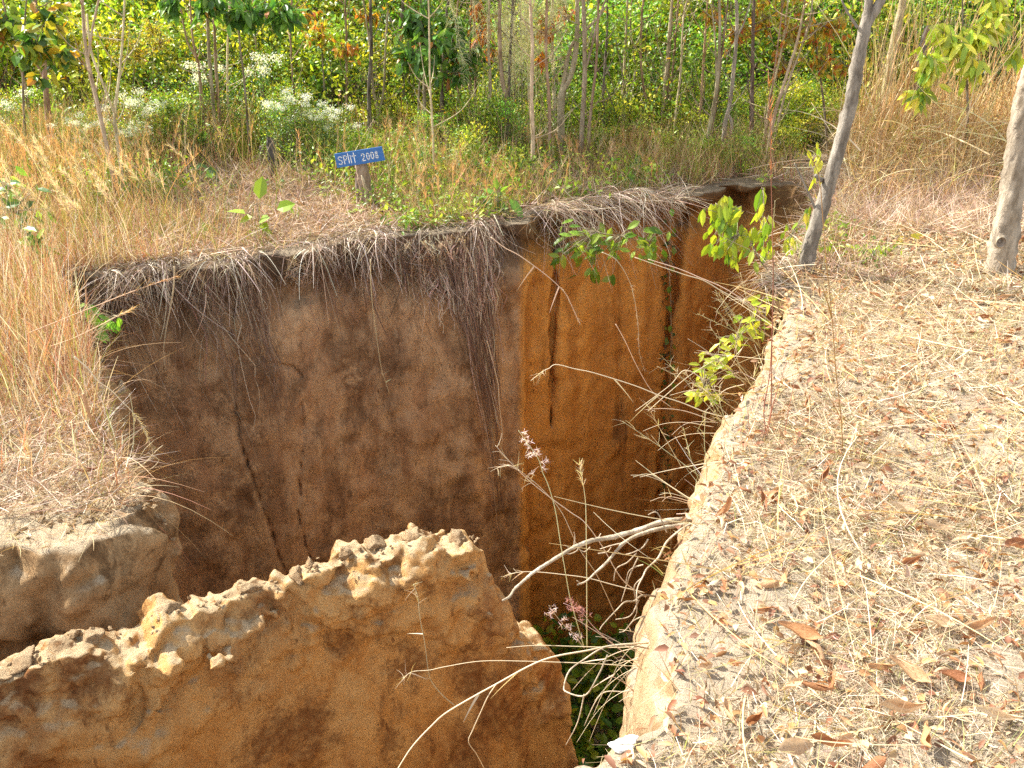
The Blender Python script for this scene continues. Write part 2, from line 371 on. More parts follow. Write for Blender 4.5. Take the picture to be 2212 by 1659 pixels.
def structure(name, V, Q, mat, label):
    if name in ('ledge', 'bank'): V = V + (noisep(V, 0.020, 45) * .004 + noisep(V, .05, 46) * .008)[:, None] * np.array([.7, -.7, .5]) * (1 if name == 'ledge' else .6)
    mb = MB(); mb.add(V, Q); o = mb.build(name, mat); return tag(o, label, name.replace('_', ' '), kind='structure')
V, Q = terrain(((-3.5, 3.0), (4.3, 7.7), (-4.1, 0.30)), 0.0175, far=True)
structure('cliff', V, Q, M_WALL, 'tall brown and orange clay wall across the split, fringed with hanging roots')
V, Q = terrain(((-0.3, 3.0), (0.9, 4.32), (-1.5, 0.26)), 0.013)
structure('bank', V, Q, M_BANK, 'sunlit pale sandy bank on the right, covered in straw')
V, Q = terrain(((-3.5, -0.6), (1.95, 4.32), (-2.0, 0.22)), 0.012)
structure('ledge', V, Q, M_LEDGE, 'square clay ledge on the left with dry red grass on top')
for bx in (((-3.5, 3.0), (-0.6, 0.92), (-4.1, 0.3)), ((-3.5, -0.28), (0.9, 1.97), (-4.1, 0.3)), ((-0.3, 3.0), (0.9, 4.32), (-4.1, -1.49)), ((-3.5, -0.6), (1.95, 4.32), (-4.1, -1.99))):
    V, Q = terrain(bx, 0.045); structure('pit_wall', V, Q, M_LEDGE, 'lower clay wall inside the split')
# pit floor and the land around
xs = np.arange(-3.8, 3.4, 0.06); ys = np.arange(0.2, 8.0, 0.06); X, Y = np.meshgrid(xs, ys, indexing='ij')
def sheet(X, Y, Z, keep=None):
    nx, ny = X.shape; i = (np.arange(nx - 1)[:, None] * ny + np.arange(ny - 1)[None])
    Q = np.stack([i, i + ny, i + ny + 1, i + 1], -1)
    Q = Q[keep] if keep is not None else Q.reshape(-1, 4)
    return np.stack([X, Y, Z], -1).reshape(-1, 3), Q
Pn = np.stack([X.ravel(), Y.ravel(), 0 * X.ravel()], 1)
V, Q = sheet(X, Y, FLOOR + (noisep(Pn, 0.6, 21) * 0.12 + noisep(Pn, 0.15, 22) * 0.04).reshape(X.shape))
structure('pit_floor', V, Q, M_LEDGE, 'dark earth floor at the bottom of the split')
def outer(a, b, c0, c1, st):
    return np.unique(np.concatenate([np.arange(a, c0, st), [c0], np.arange(c0, c1, st), [c1], np.arange(c1, b, st), [b]]))
xs = outer(-40, 40, -3.48, 2.98, 0.25); ys = outer(-20, 70, -0.58, 7.68, 0.25); X, Y = np.meshgrid(xs, ys, indexing='ij')
xc, yc = (xs[:-1] + xs[1:]) / 2, (ys[:-1] + ys[1:]) / 2
keep = ~(((xc > -3.48) & (xc < 2.98))[:, None] & ((yc > -0.58) & (yc < 7.68))[None])
V, Q = sheet(X, Y, hgt(X, Y), keep)
structure('ground', V, Q, M_SOIL, 'dry ground under the scrub around the split')

# ------------------------------------------------------------------ the thin clay ridge standing inside the split
RA, RB = np.array([-1.5, 1.95]), np.array([0.0, 2.75])
RD = (RB - RA) / np.linalg.norm(RB - RA); RN = np.array([-RD[1], RD[0]])      # RN points away from the camera
def on_ridge(u, v):
    d = ray(u, v); t = (RA @ RN) / (d[:2] @ RN); return d * t + np.array([0, 0, CAMZ])
crest = [(-120, 1500), (0, 1455), (100, 1402), (185, 1377), (215, 1380), (260, 1392), (310, 1374), (345, 1324), (430, 1302), (560, 1272), (640, 1242), (740, 1212), (785, 1192), (830, 1190), (850, 1172), (905, 1164), (950, 1180), (1000, 1165), (1030, 1180), (1045, 1240), (1060, 1252), (1090, 1296), (1096, 1345), (1125, 1372), (1165, 1378), (1192, 1412), (1208, 1470), (1216, 1600)]
cp_ = [on_ridge(u, v) for u, v in crest]
cs = np.array([(p[:2] - RA) @ RD for p in cp_]); cz = np.array([p[2] for p in cp_])
h = 0.0068
xs, ys, zs = np.arange(-1.9, 0.5, h), np.arange(1.5, 3.1, h), np.arange(-1.55, 0.0, h)
X, Y = np.meshgrid(xs, ys, indexing='ij')
S_ = (X - RA[0]) * RD[0] + (Y - RA[1]) * RD[1]; N_ = (X - RA[0]) * RN[0] + (Y - RA[1]) * RN[1]
top = np.interp(S_, cs, cz, right=-2.4)
th = 0.10 + 0.02 * np.sin(S_ * 5.1)
D = np.clip(top[:, :, None] - zs, -0.2, 3)
n = noise3(xs, ys, zs, (0.4, 0.4, 0.6), 31) * 0.035 + noise3(xs, ys, zs, (0.10, 0.10, 0.30), 32) * 0.020
fine = 0.010 - np.abs(noise3(xs, ys, zs, 0.10, 33)) * 0.034 + 0.010 - np.abs(noise3(xs, ys, zs, 0.036, 34)) * 0.030 + noise3(xs, ys, zs, 0.016, 39) * 0.011
rough = np.exp(-np.clip(D, 0, 3) / 0.12)
# crumbling shoulder on the near side, a few centimetres below the crest
near = np.where(N_[:, :, None] < 0, 1.0, 0.35)
ra = noise3(xs, ys, zs, (0.16, 0.16, 0.07), 35); rb = noise3(xs, ys, zs, (0.07, 0.07, 0.05), 37)
crust = np.clip((0.38 - D) / 0.20, 0, 1)
shoulder = (0.034 * np.clip((D - 0.03) / 0.03, 0, 1) * np.clip(ra + 0.6, 0, 1.4) + 0.040 * np.abs(rb) + 0.03 * np.clip(ra, 0, 1)) * (0.15 + 0.85 * crust)
side = np.abs(N_)[:, :, None] - (th[:, :, None] * 0.62 + shoulder * near + 0.13 * np.clip(D, 0, 3) * near + n) + fine * (0.14 + 0.70 * np.clip(rough + .6 * crust, 0, 1))
tp = zs - top[:, :, None] + fine * 0.7
k = 0.012; hh = np.clip(0.5 + 0.5 * (tp - side) / k, 0, 1); Fv = side * (1 - hh) + tp * hh + k * hh * (1 - hh)
V, Q = nets(Fv.astype(np.float32), (xs[0], ys[0], zs[0]), h)
V = V + (noisep(V, 0.014, 44) * 0.0055 + np.abs(noisep(V, 0.03, 47)) * .006)[:, None] * np.array([RN[0], RN[1], .8]) * np.clip(1.3 - (np.interp((V[:, :2] - RA) @ RD, cs, cz) - V[:, 2]) / .35, .25, 1)[:, None]
structure('ridge', V, Q, M_RIDGE, 'thin orange clay ridge with a crumbling sunlit crest standing inside the split')
del Fv, side, tp, fine, rough, n, D, shoulder

# ---- where the wall's surface really is
_cv = np.empty(len(bpy.data.objects['cliff'].data.vertices) * 3, np.float32); bpy.data.objects['cliff'].data.vertices.foreach_get('co', _cv); _cv = _cv.reshape(-1, 3)
_far = _cv[(_cv[:, 1] > 4.55) & (_cv[:, 0] < 2.05) & (_cv[:, 1] < 7.4)]
FACE = np.full((60, 50), np.nan)
_ix = ((_far[:, 0] + 2.6) / 0.08).astype(int); _iz = ((0.1 - _far[:, 2]) / 0.08).astype(int); _ok = (_ix >= 0) & (_ix < 60) & (_iz >= 0) & (_iz < 50)
for a_, b_, y_ in zip(_ix[_ok], _iz[_ok], _far[_ok, 1]):
    if not FACE[a_, b_] <= y_: FACE[a_, b_] = y_
_g = np.nanmean(FACE, 1)
FACE = np.where(np.isnan(FACE), _g[:, None], FACE)
def face_y(x, z):
    a = np.clip(((np.asarray(x) + 2.6) / 0.08).astype(int), 0, 59); b = np.clip(((0.1 - np.asarray(z)) / 0.08).astype(int), 0, 49); return FACE[a, b]
def lip_y(x): return face_y(x, np.full(np.shape(x), -0.06))

# ================================================================== plants and things
Z0 = lambda x, y: float(hgt(np.array([x]), np.array([y]))[0])
def wall_y(x): return float(np.interp(x, [-2.6, -2.41, -1.73, -1.04, -.14, 0.03, .08, 0.3, 1.0, 1.7], [4.75, 4.8, 5.04, 5.51, 5.94, 5.95, 6.2, 6.3, 6.8, 7.26]))
GREENS = [(0.17, 0.31, 0.03), (0.34, 0.44, 0.035), (0.54, 0.56, 0.05), (0.07, 0.17, 0.03), (0.66, 0.62, 0.06), (0.60, 0.32, 0.03)]
STRAW = [(0.62, 0.47, 0.26), (0.50, 0.33, 0.15), (0.72, 0.60, 0.38), (0.36, 0.19, 0.08)]
RED = [(0.50, 0.29, 0.17), (0.60, 0.41, 0.21), (0.36, 0.16, 0.095), (0.64, 0.50, 0.28), (0.30, 0.30, 0.06)]
def rdir(n, up=0.0, spread=1.0):
    d = rng.normal(size=(n, 3)) * spread; d[:, 2] = np.abs(d[:, 2]) + up; return nrm(d)

# ---- blue name board on its post
Y_S = gp(795, 452)[1]
e = empty('sign', gp(795, 455), 'small blue name board nailed to a weathered grey post above the clay wall', 'sign')
base = np.array(e.location)
def loc(p): return np.asarray(p) - base
mb = MB()
P = [at_y(797, 458, Y_S) - [0, 0, .06], at_y(790, 415, Y_S), at_y(783, 370, Y_S), at_y(776, 343, Y_S)]
k = px(P[1]); tube(mb, [loc(p) for p in P], [17 * k, 14 * k, 13.5 * k, 12.5 * k], (0.34, 0.22, 0.13), 14, 0.10, 3)
P2 = [at_y(779, 452, Y_S + .01) - [0, 0, .05], at_y(774, 405, Y_S + .01), at_y(771, 372, Y_S + .01)]
mb.build('post', M_BARK, e)
mb = MB(); tube(mb, [loc(p) for p in P2], [7 * k, 6 * k, 3 * k], (0.13, 0.07, 0.045), 8, 0.15, 4)
P3 = [at_y(797, 455, Y_S - .045), at_y(790, 410, Y_S - .045), at_y(781, 378, Y_S - .045)]
mb.build('bark_strip', M_BARK, e)
mb = MB(); tube(mb, [loc(p) for p in P3], [2.5 * k, 4.5 * k, 2 * k], (0.72, 0.55, 0.33), 6, 0.2, 5); mb.build('splinter', M_BARK, e)
def flat_mat(name, c, rough=0.45, wear=0.0):
    m, nt, bs, out = newmat(name); g = G(nt)
    w = g.step(g.noise(60, None, 5, 0.7), 0.35, 0.75)
    nt.links.new(g.mix(g.math('MULTIPLY', w, wear), c, tuple(q * .55 + .06 for q in c)), bs.inputs['Base Color']); bs.inputs['Roughness'].default_value = rough
    nt.links.new(g.bump(g.noise(90, None, 5, 0.7), .4, .002), bs.inputs['Normal']); return m
YB = Y_S - 0.062
c4 = [at_y(728.5, 355 + 8, YB), at_y(832.5, 347, YB), at_y(830.5, 322.5, YB), at_y(727.5, 332, YB)]
o = np.array(c4[0]); ex = np.array(c4[1]) - o; ez = np.array(c4[3]) - o; W_, H_ = np.linalg.norm(ex), np.linalg.norm(ez)
ax_ = ex / W_; az_ = nrm(ez - (ez @ ax_) * ax_); ay_ = np.cross(az_, ax_)
def board_pt(x, z, d=0.0): return loc(o + ax_ * x * W_ + az_ * z * H_ * 1.0 + ay_ * d)
mb = MB(); T = 0.008
Vb = [board_pt(x, z, d) for d in (0, T) for x, z in ((0, 0), (1, .02), (.985, 1), (0.0, .98))]
mb.add(Vb, [(0, 1, 2, 3), (7, 6, 5, 4), (0, 4, 5, 1), (1, 5, 6, 2), (2, 6, 7, 3), (3, 7, 4, 0)])
bo = mb.build('board', flat_mat('blue_paint', (0.022, 0.14, 0.42), 0.5, 0.6), e, smooth=False)
bv = bo.modifiers.new('bevel', 'BEVEL'); bv.width = 0.0012; bv.segments = 2
# brush strokes: hand-painted letters as flat bars just proud of the board
STR = {'S': [[(.9, .82), (.6, .98), (.15, .88), (.12, .66), (.5, .53), (.85, .36), (.82, .12), (.45, .0), (.05, .12)]],
       'P': [[(.12, 0), (.12, 1), (.7, .98), (.88, .76), (.7, .5), (.12, .48)]],
       'l': [[(.5, 0), (.5, 1.12)]], 'i': [[(.5, 0), (.5, .66)], [(.5, .82), (.5, .92)]], 't': [[(.5, 0), (.5, 1.12)], [(.05, .76), (.95, .76)]],
       '2': [[(.1, .72), (.25, .95), (.65, .98), (.85, .75), (.6, .42), (.1, .02), (.92, .02)]],
       '0': [[(.5, 1), (.15, .8), (.12, .3), (.5, 0), (.86, .25), (.86, .78), (.5, 1)]],
       '8': [[(.5, .55), (.18, .74), (.48, 1), (.82, .76), (.5, .55), (.14, .26), (.5, 0), (.88, .26), (.5, .55)]]}
mb = MB()
def stroke(pts, x0, w, z0, hh, th):
    pts = [np.array([(x0 + p[0] * w) * W_, (z0 + p[1] * hh) * H_]) for p in pts]
    for p, q in zip(pts[:-1], pts[1:]):
        d = q - p; L = np.linalg.norm(d) + 1e-9; d = d / L; s = np.array([-d[1], d[0]]) * th / 2; p = p - d * th * .3; q = q + d * th * .3
        F4 = [p - s, q - s, q + s, p + s]
        V8 = [board_pt(a[0] / W_, a[1] / H_, dd) for dd in (-0.0012, 0.0005) for a in F4]
        mb.add(V8, [(0, 1, 2, 3), (7, 6, 5, 4), (0, 4, 5, 1), (1, 5, 6, 2), (2, 6, 7, 3), (3, 7, 4, 0)])
for ch, x0, w, z0, hh in (('S', .05, .095, .20, .56), ('P', .165, .085, .20, .56), ('l', .255, .03, .20, .60), ('i', .30, .03, .20, .56), ('t', .345, .085, .20, .60),
                          ('2', .53, .085, .22, .50), ('0', .635, .07, .23, .50), ('0', .725, .07, .24, .50), ('8', .81, .075, .24, .50)):
    for s_ in STR[ch]: stroke(s_, x0, w, z0, hh, 0.0058)
mb.build('lettering', flat_mat('white_paint', (0.78, 0.80, 0.82), 0.5, 0.2), e, smooth=False)

# ---- stumps and the two near trees
def trunk_pts(pts, Y0, lean=0.0):
    """picture points along a trunk standing at depth Y0"""
    return [at_y(u, v, Y0 + lean * i) for i, (u, v) in enumerate(pts)]
def bark_tree(name, label, cat, pts, wid, col, Y0=None, lean=0.0, forks=(), crown=None, group=None, rough=0.06, sides=9, sink=0.06):
    p0 = gp(*pts[0]); Y0 = Y0 or p0[1]
    P = trunk_pts(pts, Y0, lean); P[0] = P[0] - np.array([0, 0, sink])
    root = empty(name, P[0] + [0, 0, sink], label, cat, group); b = np.array(root.location); mb = MB()
    tube(mb, [p - b for p in P], [w * px(p) / 2 for w, p in zip(wid, P)], col, sides, rough, int(abs(pts[0][0])))
    for fp, fw in forks:
        Q = trunk_pts(fp, Y0, lean); tube(mb, [p - b for p in Q], [w * px(p) / 2 for w, p in zip(fw, Q)], col, max(5, sides - 2), rough, 5)
    mb.build('trunk', M_BARK, root)
    return root, P
e, P = bark_tree('tree', 'knobbly grey tree leaning right from the rim, forked near its top', 'tree',
    [(1738, 592), (1748, 540), (1768, 470), (1790, 400), (1815, 310), (1838, 220), (1856, 120), (1868, 60), (1876, 10), (1880, -120), (1900, -420)], [40, 31, 30, 29, 28, 28, 28, 25, 17, 16, 9], (0.24, 0.20, 0.155),
    forks=[([(1866, 66), (1885, 30), (1905, -5), (1925, -70), (1990, -300)], [18, 22, 20, 17, 9]), ([(1852, 60), (1830, 25), (1818, 0)], [7, 5, 3]), ([(1772, 480), (1752, 430), (1716, 352)], [8, 5, 2]), ([(1775, 390), (1760, 378)], [12, 7])], rough=0.085, sides=18)
E_TREE, GREY_Y = e, P[0][1]
e, P = bark_tree('dead_tree', 'thick bleached dead trunk with a knot hole at the right edge', 'dead tree',
    [(2158, 590), (2166, 540), (2180, 450), (2192, 360), (2206, 260), (2216, 190), (2222, 140)], [62, 56, 52, 47, 44, 36, 18], (0.42, 0.33, 0.23),
    forks=[([(2200, 300), (2225, 240), (2260, 150)], [36, 30, 16])], rough=0.09, sides=20)
b = np.array(e.location); mb = MB(); kp = at_y(2160, 522, P[0][1] - .075) - b
a = np.linspace(0, 2 * np.pi, 14, endpoint=False)
for r0, r1, d0, d1, c_ in ((.034, .026, -.004, -.014, (.42, .32, .2)), (.026, .012, -.014, .004, (.2, .13, .08)), (.012, .001, .004, -.002, (.10, .06, .04))):
    A = kp + np.stack([np.cos(a) * r0, np.full(14, d0), np.sin(a) * r0 * 1.1], 1); B = kp + np.stack([np.cos(a) * r1, np.full(14, d1), np.sin(a) * r1 * 1.1], 1)
    i = np.arange(14); mb.add(np.concatenate([A, B]), np.stack([i, (i + 1) % 14, (i + 1) % 14 + 14, i + 14], 1), c_)
mb.build('knot', M_BARK, e)
bark_tree('stump', 'charred black stump standing in the grass left of the blue board', 'stump', [(592, 392), (588, 350), (583, 305), (583, 298)], [20, 17, 15, 11], (0.035, 0.028, 0.025), rough=0.14, sides=12)
bark_tree('stump', 'short grey split stump touching the charred black one', 'stump', [(571, 372), (567, 340), (565, 316)], [15, 12, 9], (0.26, 0.20, 0.15), rough=0.14, sides=10)
bark_tree('stump', 'pale broken sapling stub among the thin trees right of the dark-leaved tree', 'stump', [(1005, 338), (1004, 310), (1004, 286)], [8, 8, 6], (0.5, 0.38, 0.26), rough=0.1)
bark_tree('tree', 'pale yellowish trunk behind the leaning grey tree', 'tree', [(1905, 330), (1915, 190), (1928, 110), (1940, 50), (1952, -10), (1975, -200)], [20, 18, 18, 16, 15, 10], (0.52, 0.40, 0.22), Y0=8.6, rough=0.08, sides=12)
bark_tree('dead_tree', 'dark twisted dead stem among the reeds at upper right', 'dead tree', [(1975, 330), (1985, 170), (1990, 110), (2006, 56)], [15, 15, 17, 9], (0.15, 0.10, 0.08), Y0=7.6, rough=0.16, sides=10)

# ---- the stand of thin saplings behind the split
GREY, BRN, PALE, DARK = (0.42, 0.32, 0.18), (0.32, 0.18, 0.085), (0.66, 0.52, 0.30), (0.10, 0.06, 0.04)
SAP = [
 ('grey forked sapling at the left, above the red grass', [(260, 455), (233, 327), (213, 233), (187, 113), (177, -10), (160, -300)], [11, 10, 9, 8, 7, 4], GREY, [([(190, 125), (200, 60), (215, -10)], [6, 5, 4])]),
 ('slim pale sapling leaning against the grey forked one at the left', [(271, 441), (253, 300), (248, 247), (257, 167), (267, 50), (275, -200)], [10, 8, 8, 6, 5, 3], PALE, [([(248, 247), (222, 180), (197, 110), (188, 30)], [6, 5, 5, 4])]),
 ('dark brown trunk left of the white-flowering shrubs', [(117, 372), (108, 290), (100, 200), (90, 83), (75, -10), (60, -300)], [15, 14, 13, 12, 10, 6], BRN, [([(97, 170), (70, 120), (40, 60)], [6, 5, 3])]),
 ('thin dark stem just left of the dark brown trunk', [(80, 360), (68, 270), (50, 167), (20, 60), (0, -30)], [8, 7, 6, 5, 4], BRN, []),
 ('leaning dark stem at the left edge', [(32, 310), (14, 250), (0, 200), (-20, 100)], [9, 8, 8, 6], BRN, []),
 ('outermost stem of the bundle left of the charred stump', [(455, 352), (438, 250), (430, 150), (416, 80), (410, -20)], [8, 7, 6, 5, 4], BRN, []),
 ('second stem of the bundle, straight and brown', [(470, 352), (462, 240), (452, 120), (448, -10), (446, -250)], [9, 8, 8, 7, 4], GREY, []),
 ('third stem of the bundle, dark at its foot', [(477, 350), (474, 250), (466, 130), (462, -10), (460, -250)], [9, 8, 7, 6, 4], BRN, [([(470, 220), (440, 150), (405, 90), (390, 10)], [5, 4, 4, 3])]),
 ('pale rightmost stem of the bundle', [(490, 345), (493, 250), (491, 130), (497, -10), (500, -220)], [6, 6, 5, 5, 3], PALE, []),
 ('very thin sapling rising behind the charred stump', [(578, 310), (562, 190), (550, 60), (546, -20)], [5, 5, 4, 3], GREY, []),
 ('very thin sapling between the charred stump and the board', [(640, 330), (636, 220), (628, 100), (630, -10)], [4, 4, 4, 3], BRN, []),
 ('dark stem standing directly behind the blue board', [(801, 335), (797, 200), (802, 110), (800, -10), (800, -250)], [11, 9, 8, 7, 4], DARK, []),
 ('forked pale stem touching the dark one behind the board', [(821, 330), (817, 253), (806, 187), (801, 120), (790, 30)], [9, 8, 6, 5, 4], GREY, [([(817, 253), (829, 190), (832, 120), (838, 20)], [6, 5, 5, 4])]),
 ('thin stem left of the blue board', [(749, 320), (749, 133), (745, -10)], [6, 5, 4], BRN, []),
 ('dark leaning trunk carrying the broad-leaved crown', [(892, 312), (882, 240), (868, 170), (862, 90), (870, 20)], [13, 12, 11, 10, 7], DARK, [([(866, 150), (900, 110), (940, 70)], [7, 6, 4])]),
 ('grey stem under the broad-leaved crown', [(917, 340), (917, 173), (922, 60)], [9, 8, 6], GREY, []),
 ('stout dark stem under the right side of the broad-leaved crown', [(954, 330), (955, 240), (956, 170), (962, 60)], [10, 10, 9, 7], DARK, []),
 ('long bare pale pole in front of the broad-leaved crown', [(939, 418), (935, 290), (929, 177), (927, 60), (925, -30)], [5, 5, 4, 4, 3], PALE, []),
 ('thin brown stem right of the broad-leaved crown', [(996, 320), (990, 200), (985, 100), (990, -10)], [6, 6, 5, 4], BRN, []),
 ('left one of two close brown stems beside the pale curved sapling', [(1013, 328), (1015, 143), (1018, -10)], [6, 5, 5], BRN, []),
 ('right one of two close brown stems beside the pale curved sapling', [(1024, 326), (1027, 160), (1022, -10)], [6, 6, 5], BRN, []),
 ('pale curved sapling left of the feathery reeds', [(1038, 345), (1041, 290), (1047, 250), (1059, 193), (1055, 100), (1056, -10), (1050, -250)], [9, 9, 9, 8, 7, 6, 4], PALE, []),
 ('sturdy brown trunk in the midst of the feathery reeds', [(1090, 356), (1094, 280), (1095, 217), (1084, 167), (1079, 67), (1080, -10)], [14, 12, 11, 10, 9, 8], BRN, []),
 ('dark stem touching the sturdy brown trunk on its right', [(1102, 352), (1099, 270), (1100, 167), (1106, 40), (1108, -10)], [10, 9, 7, 6, 5], DARK, []),
 ('thin green stem right of the sturdy brown trunk', [(1130, 330), (1128, 220), (1126, 100), (1124, -10)], [5, 4, 4, 3], (0.26, 0.26, 0.12), []),
 ('tall pale trunk standing nearest the rim in the middle', [(1152, 390), (1151, 300), (1148, 200), (1150, 100), (1145, -10), (1144, -300)], [11, 10, 10, 8, 7, 4], PALE, []),
 ('reddish stem between the pale middle trunk and the forked one', [(1187, 365), (1187, 233), (1180, 127), (1181, -10)], [9, 8, 7, 6], BRN, []),
 ('bleached straight stem just left of the forked tree', [(1199, 330), (1197, 200), (1193, 90), (1194, -10)], [8, 8, 8, 6], (0.6, 0.5, 0.36), []),
 ('thickest sapling, forked into a wide Y at mid height', [(1210, 352), (1212, 280), (1213, 205), (1228, 175), (1241, 130), (1247, 60), (1247, -10), (1250, -300)], [19, 18, 17, 13, 13, 12, 10, 5], GREY, [([(1212, 210), (1222, 150), (1234, 100), (1258, 72), (1290, 40), (1312, 10)], [11, 9, 8, 7, 5, 3])]),
 ('straight grey trunk right of the wide Y', [(1254, 360), (1258, 260), (1263, 167), (1262, 60), (1260, -10), (1258, -300)], [12, 11, 11, 10, 9, 5], GREY, [([(1264, 150), (1276, 110), (1290, 50), (1312, -10)], [7, 6, 5, 4])]),
 ('wavy reddish stem right of the straight grey trunk', [(1271, 364), (1272, 300), (1277, 233), (1288, 133), (1293, -10)], [8, 8, 7, 6, 5], BRN, []),
 ('dark wavy stem over the bright green undergrowth', [(1300, 328), (1305, 260), (1303, 200), (1311, 77), (1312, -10)], [7, 6, 6, 5, 4], DARK, []),
 ('grey stem with a slight kink left of the yellow leaves', [(1340, 322), (1347, 240), (1346, 200), (1354, 33), (1356, -20)], [8, 7, 7, 5, 4], GREY, []),
 ('thin twiggy stem close to the kinked grey one', [(1360, 315), (1362, 230), (1372, 150), (1362, 60), (1366, -10)], [5, 5, 4, 4, 3], GREY, []),
 ('wavy brown stem left of the bundle of poles', [(1408, 325), (1406, 280), (1399, 233), (1385, 143), (1386, 40), (1392, -10)], [7, 7, 6, 6, 5, 4], BRN, []),
 ('left pole of the straight bundle above the recess', [(1423, 325), (1432, 230), (1440, 150), (1448, 40), (1454, -10)], [9, 9, 8, 6, 5], GREY, []),
 ('middle pole of the straight bundle above the recess', [(1433, 322), (1440, 220), (1446, 110), (1452, -10)], [8, 7, 7, 6], BRN, []),
 ('right pole of the straight bundle above the recess', [(1443, 320), (1449, 200), (1459, 90), (1466, -10)], [6, 6, 5, 4], BRN, []),
 ('slanting thin pole right of the bundle', [(1450, 335), (1460, 240), (1470, 160), (1476, 40), (1488, -10)], [6, 5, 5, 4, 4], PALE, []),
 ('thin straw-coloured pole over the recess rim', [(1504, 330), (1515, 200), (1524, 67), (1530, -20)], [6, 6, 5, 4], (0.50, 0.30, 0.13), []),
 ('grey trunk leaning right over the recess rim', [(1521, 352), (1528, 300), (1540, 240), (1551, 160), (1555, 60), (1553, -10)], [10, 10, 9, 8, 7, 6], GREY, [([(1548, 180), (1545, 90), (1538, 20)], [5, 4, 3])]),
 ('darker trunk touching the grey leaning one over the recess', [(1531, 350), (1539, 270), (1549, 200), (1562, 90), (1572, 10)], [9, 8, 7, 5, 4], BRN, []),
 ('mottled white and grey trunk in the middle of the recess rim', [(1560, 344), (1566, 270), (1578, 215), (1588, 120), (1592, 40), (1590, -20), (1590, -300)], [11, 11, 9, 9, 8, 7, 4], (0.46, 0.38, 0.29), [([(1572, 245), (1581, 270), (1570, 320)], [6, 8, 7]), ([(1590, 80), (1605, 55), (1622, 0)], [5, 4, 3])]),
 ('dark straight trunk right of the mottled one', [(1625, 342), (1624, 250), (1625, 167), (1629, -10)], [11, 10, 9, 7], (0.17, 0.075, 0.045), []),
 ('leftmost pole fanning out at the right end of the recess', [(1643, 352), (1653, 280), (1666, 200), (1688, 110), (1700, 20)], [6, 6, 6, 5, 4], PALE, []),
 ('thick middle pole fanning out at the right end of the recess', [(1652, 375), (1668, 270), (1700, 160), (1722, 90), (1738, 10)], [8, 8, 7, 6, 4], (0.42, 0.29, 0.16), []),
 ('rightmost pole fanning out at the right end of the recess', [(1662, 355), (1677, 280), (1700, 190), (1728, 110), (1748, 50)], [6, 6, 5, 4, 3], GREY, []),
 ('reddish pole crossing the fan at the right end of the recess', [(1640, 360), (1660, 250), (1676, 130), (1690, 20)], [5, 5, 4, 3], (0.36, 0.2, 0.10), []),
]
CROWNC = {0: [GREENS[1], GREENS[2], GREENS[4]], 1: [GREENS[0], GREENS[1], GREENS[2]], 2: [GREENS[2], GREENS[4], GREENS[5], (0.55, 0.18, 0.03)]}
def crown_mesh(n, rad, L, cols, w, seed, hang=0.5, zs=0.8):
    mb = MB(); m = 9; cen = rng.normal(size=(m, 3)) * np.array(rad) * 0.6
    c = cen[rng.integers(0, m, n)] + rng.normal(size=(n, 3)) * np.array(rad) * 0.28
    ax = nrm(rng.normal(size=(n, 3)) + np.array([0, 0, -hang])); no = nrm(rng.normal(size=(n, 3)) + [0, 0, zs])
    leaves(mb, c, ax, no, L * rng.uniform(.6, 1.2, n), L * rng.uniform(.35, .5, n), pick(cols, w, n, .22), rng.uniform(.05, .5, n), rng.uniform(0, .5, n))
    for q in cen[:6]:
        tube(mb, [q * .1, q * .6 + [0, 0, .03], q], [.008, .005, .002], (0.2, 0.14, 0.09), 5)
    return mb.mesh('crown')
HIGH = [crown_mesh(260, (0.45, 0.45, 0.40), 0.085, CROWNC[k], [1] * len(CROWNC[k]), k) for k in (0, 1, 2)]
for me in HIGH: me.materials.append(M_LEAF)
for i, (lab, pts, wid, col, forks) in enumerate(SAP):
    v0 = pts[0][1]; col = tuple(jit(col, 1, .1)[0])
    r, P = bark_tree('sapling', lab, 'sapling', pts, [w * .92 for w in wid], col, forks=forks, rough=0.07, sides=9, group='thin saplings beyond the split')
    # carry the stem up out of the picture to a leafy top
    b = np.array(r.location); a, z = P[-2], P[-1]; d = nrm(z - a) * np.array([.35, .35, 1]); top_ = z + nrm(d) * rng.uniform(.9, 1.7)
    mb = MB(); tube(mb, [z - b, (z + top_) / 2 - b + rng.normal(size=3) * .04, top_ - b], [wid[-1] * px(z) / 2, wid[-1] * px(z) / 2.6, .004], col, 7)
    mb.build('leader', M_BARK, r)
    c = link('crown', HIGH[i % 3], r); c.location = top_ - b; c.rotation_euler = (0, 0, rng.uniform(0, 6.28))
    # side twigs
    mb = MB(); 
    for _ in range(11):
        t = rng.uniform(.15, .97) * (len(P) - 1); j = int(t); q = P[j] + (P[min(j + 1, len(P) - 1)] - P[j]) * (t - j)
        dd = nrm(rng.normal(size=3) * [1, 1, .3] + [0, 0, .9]); L_ = rng.uniform(.12, .50)
        tube(mb, [q - b, q + dd * L_ * .5 - b, q + nrm(dd + [0, 0, .3]) * L_ - b], [.0045, .003, .0012], col, 5)
    mb.build('twigs', M_BARK, r)

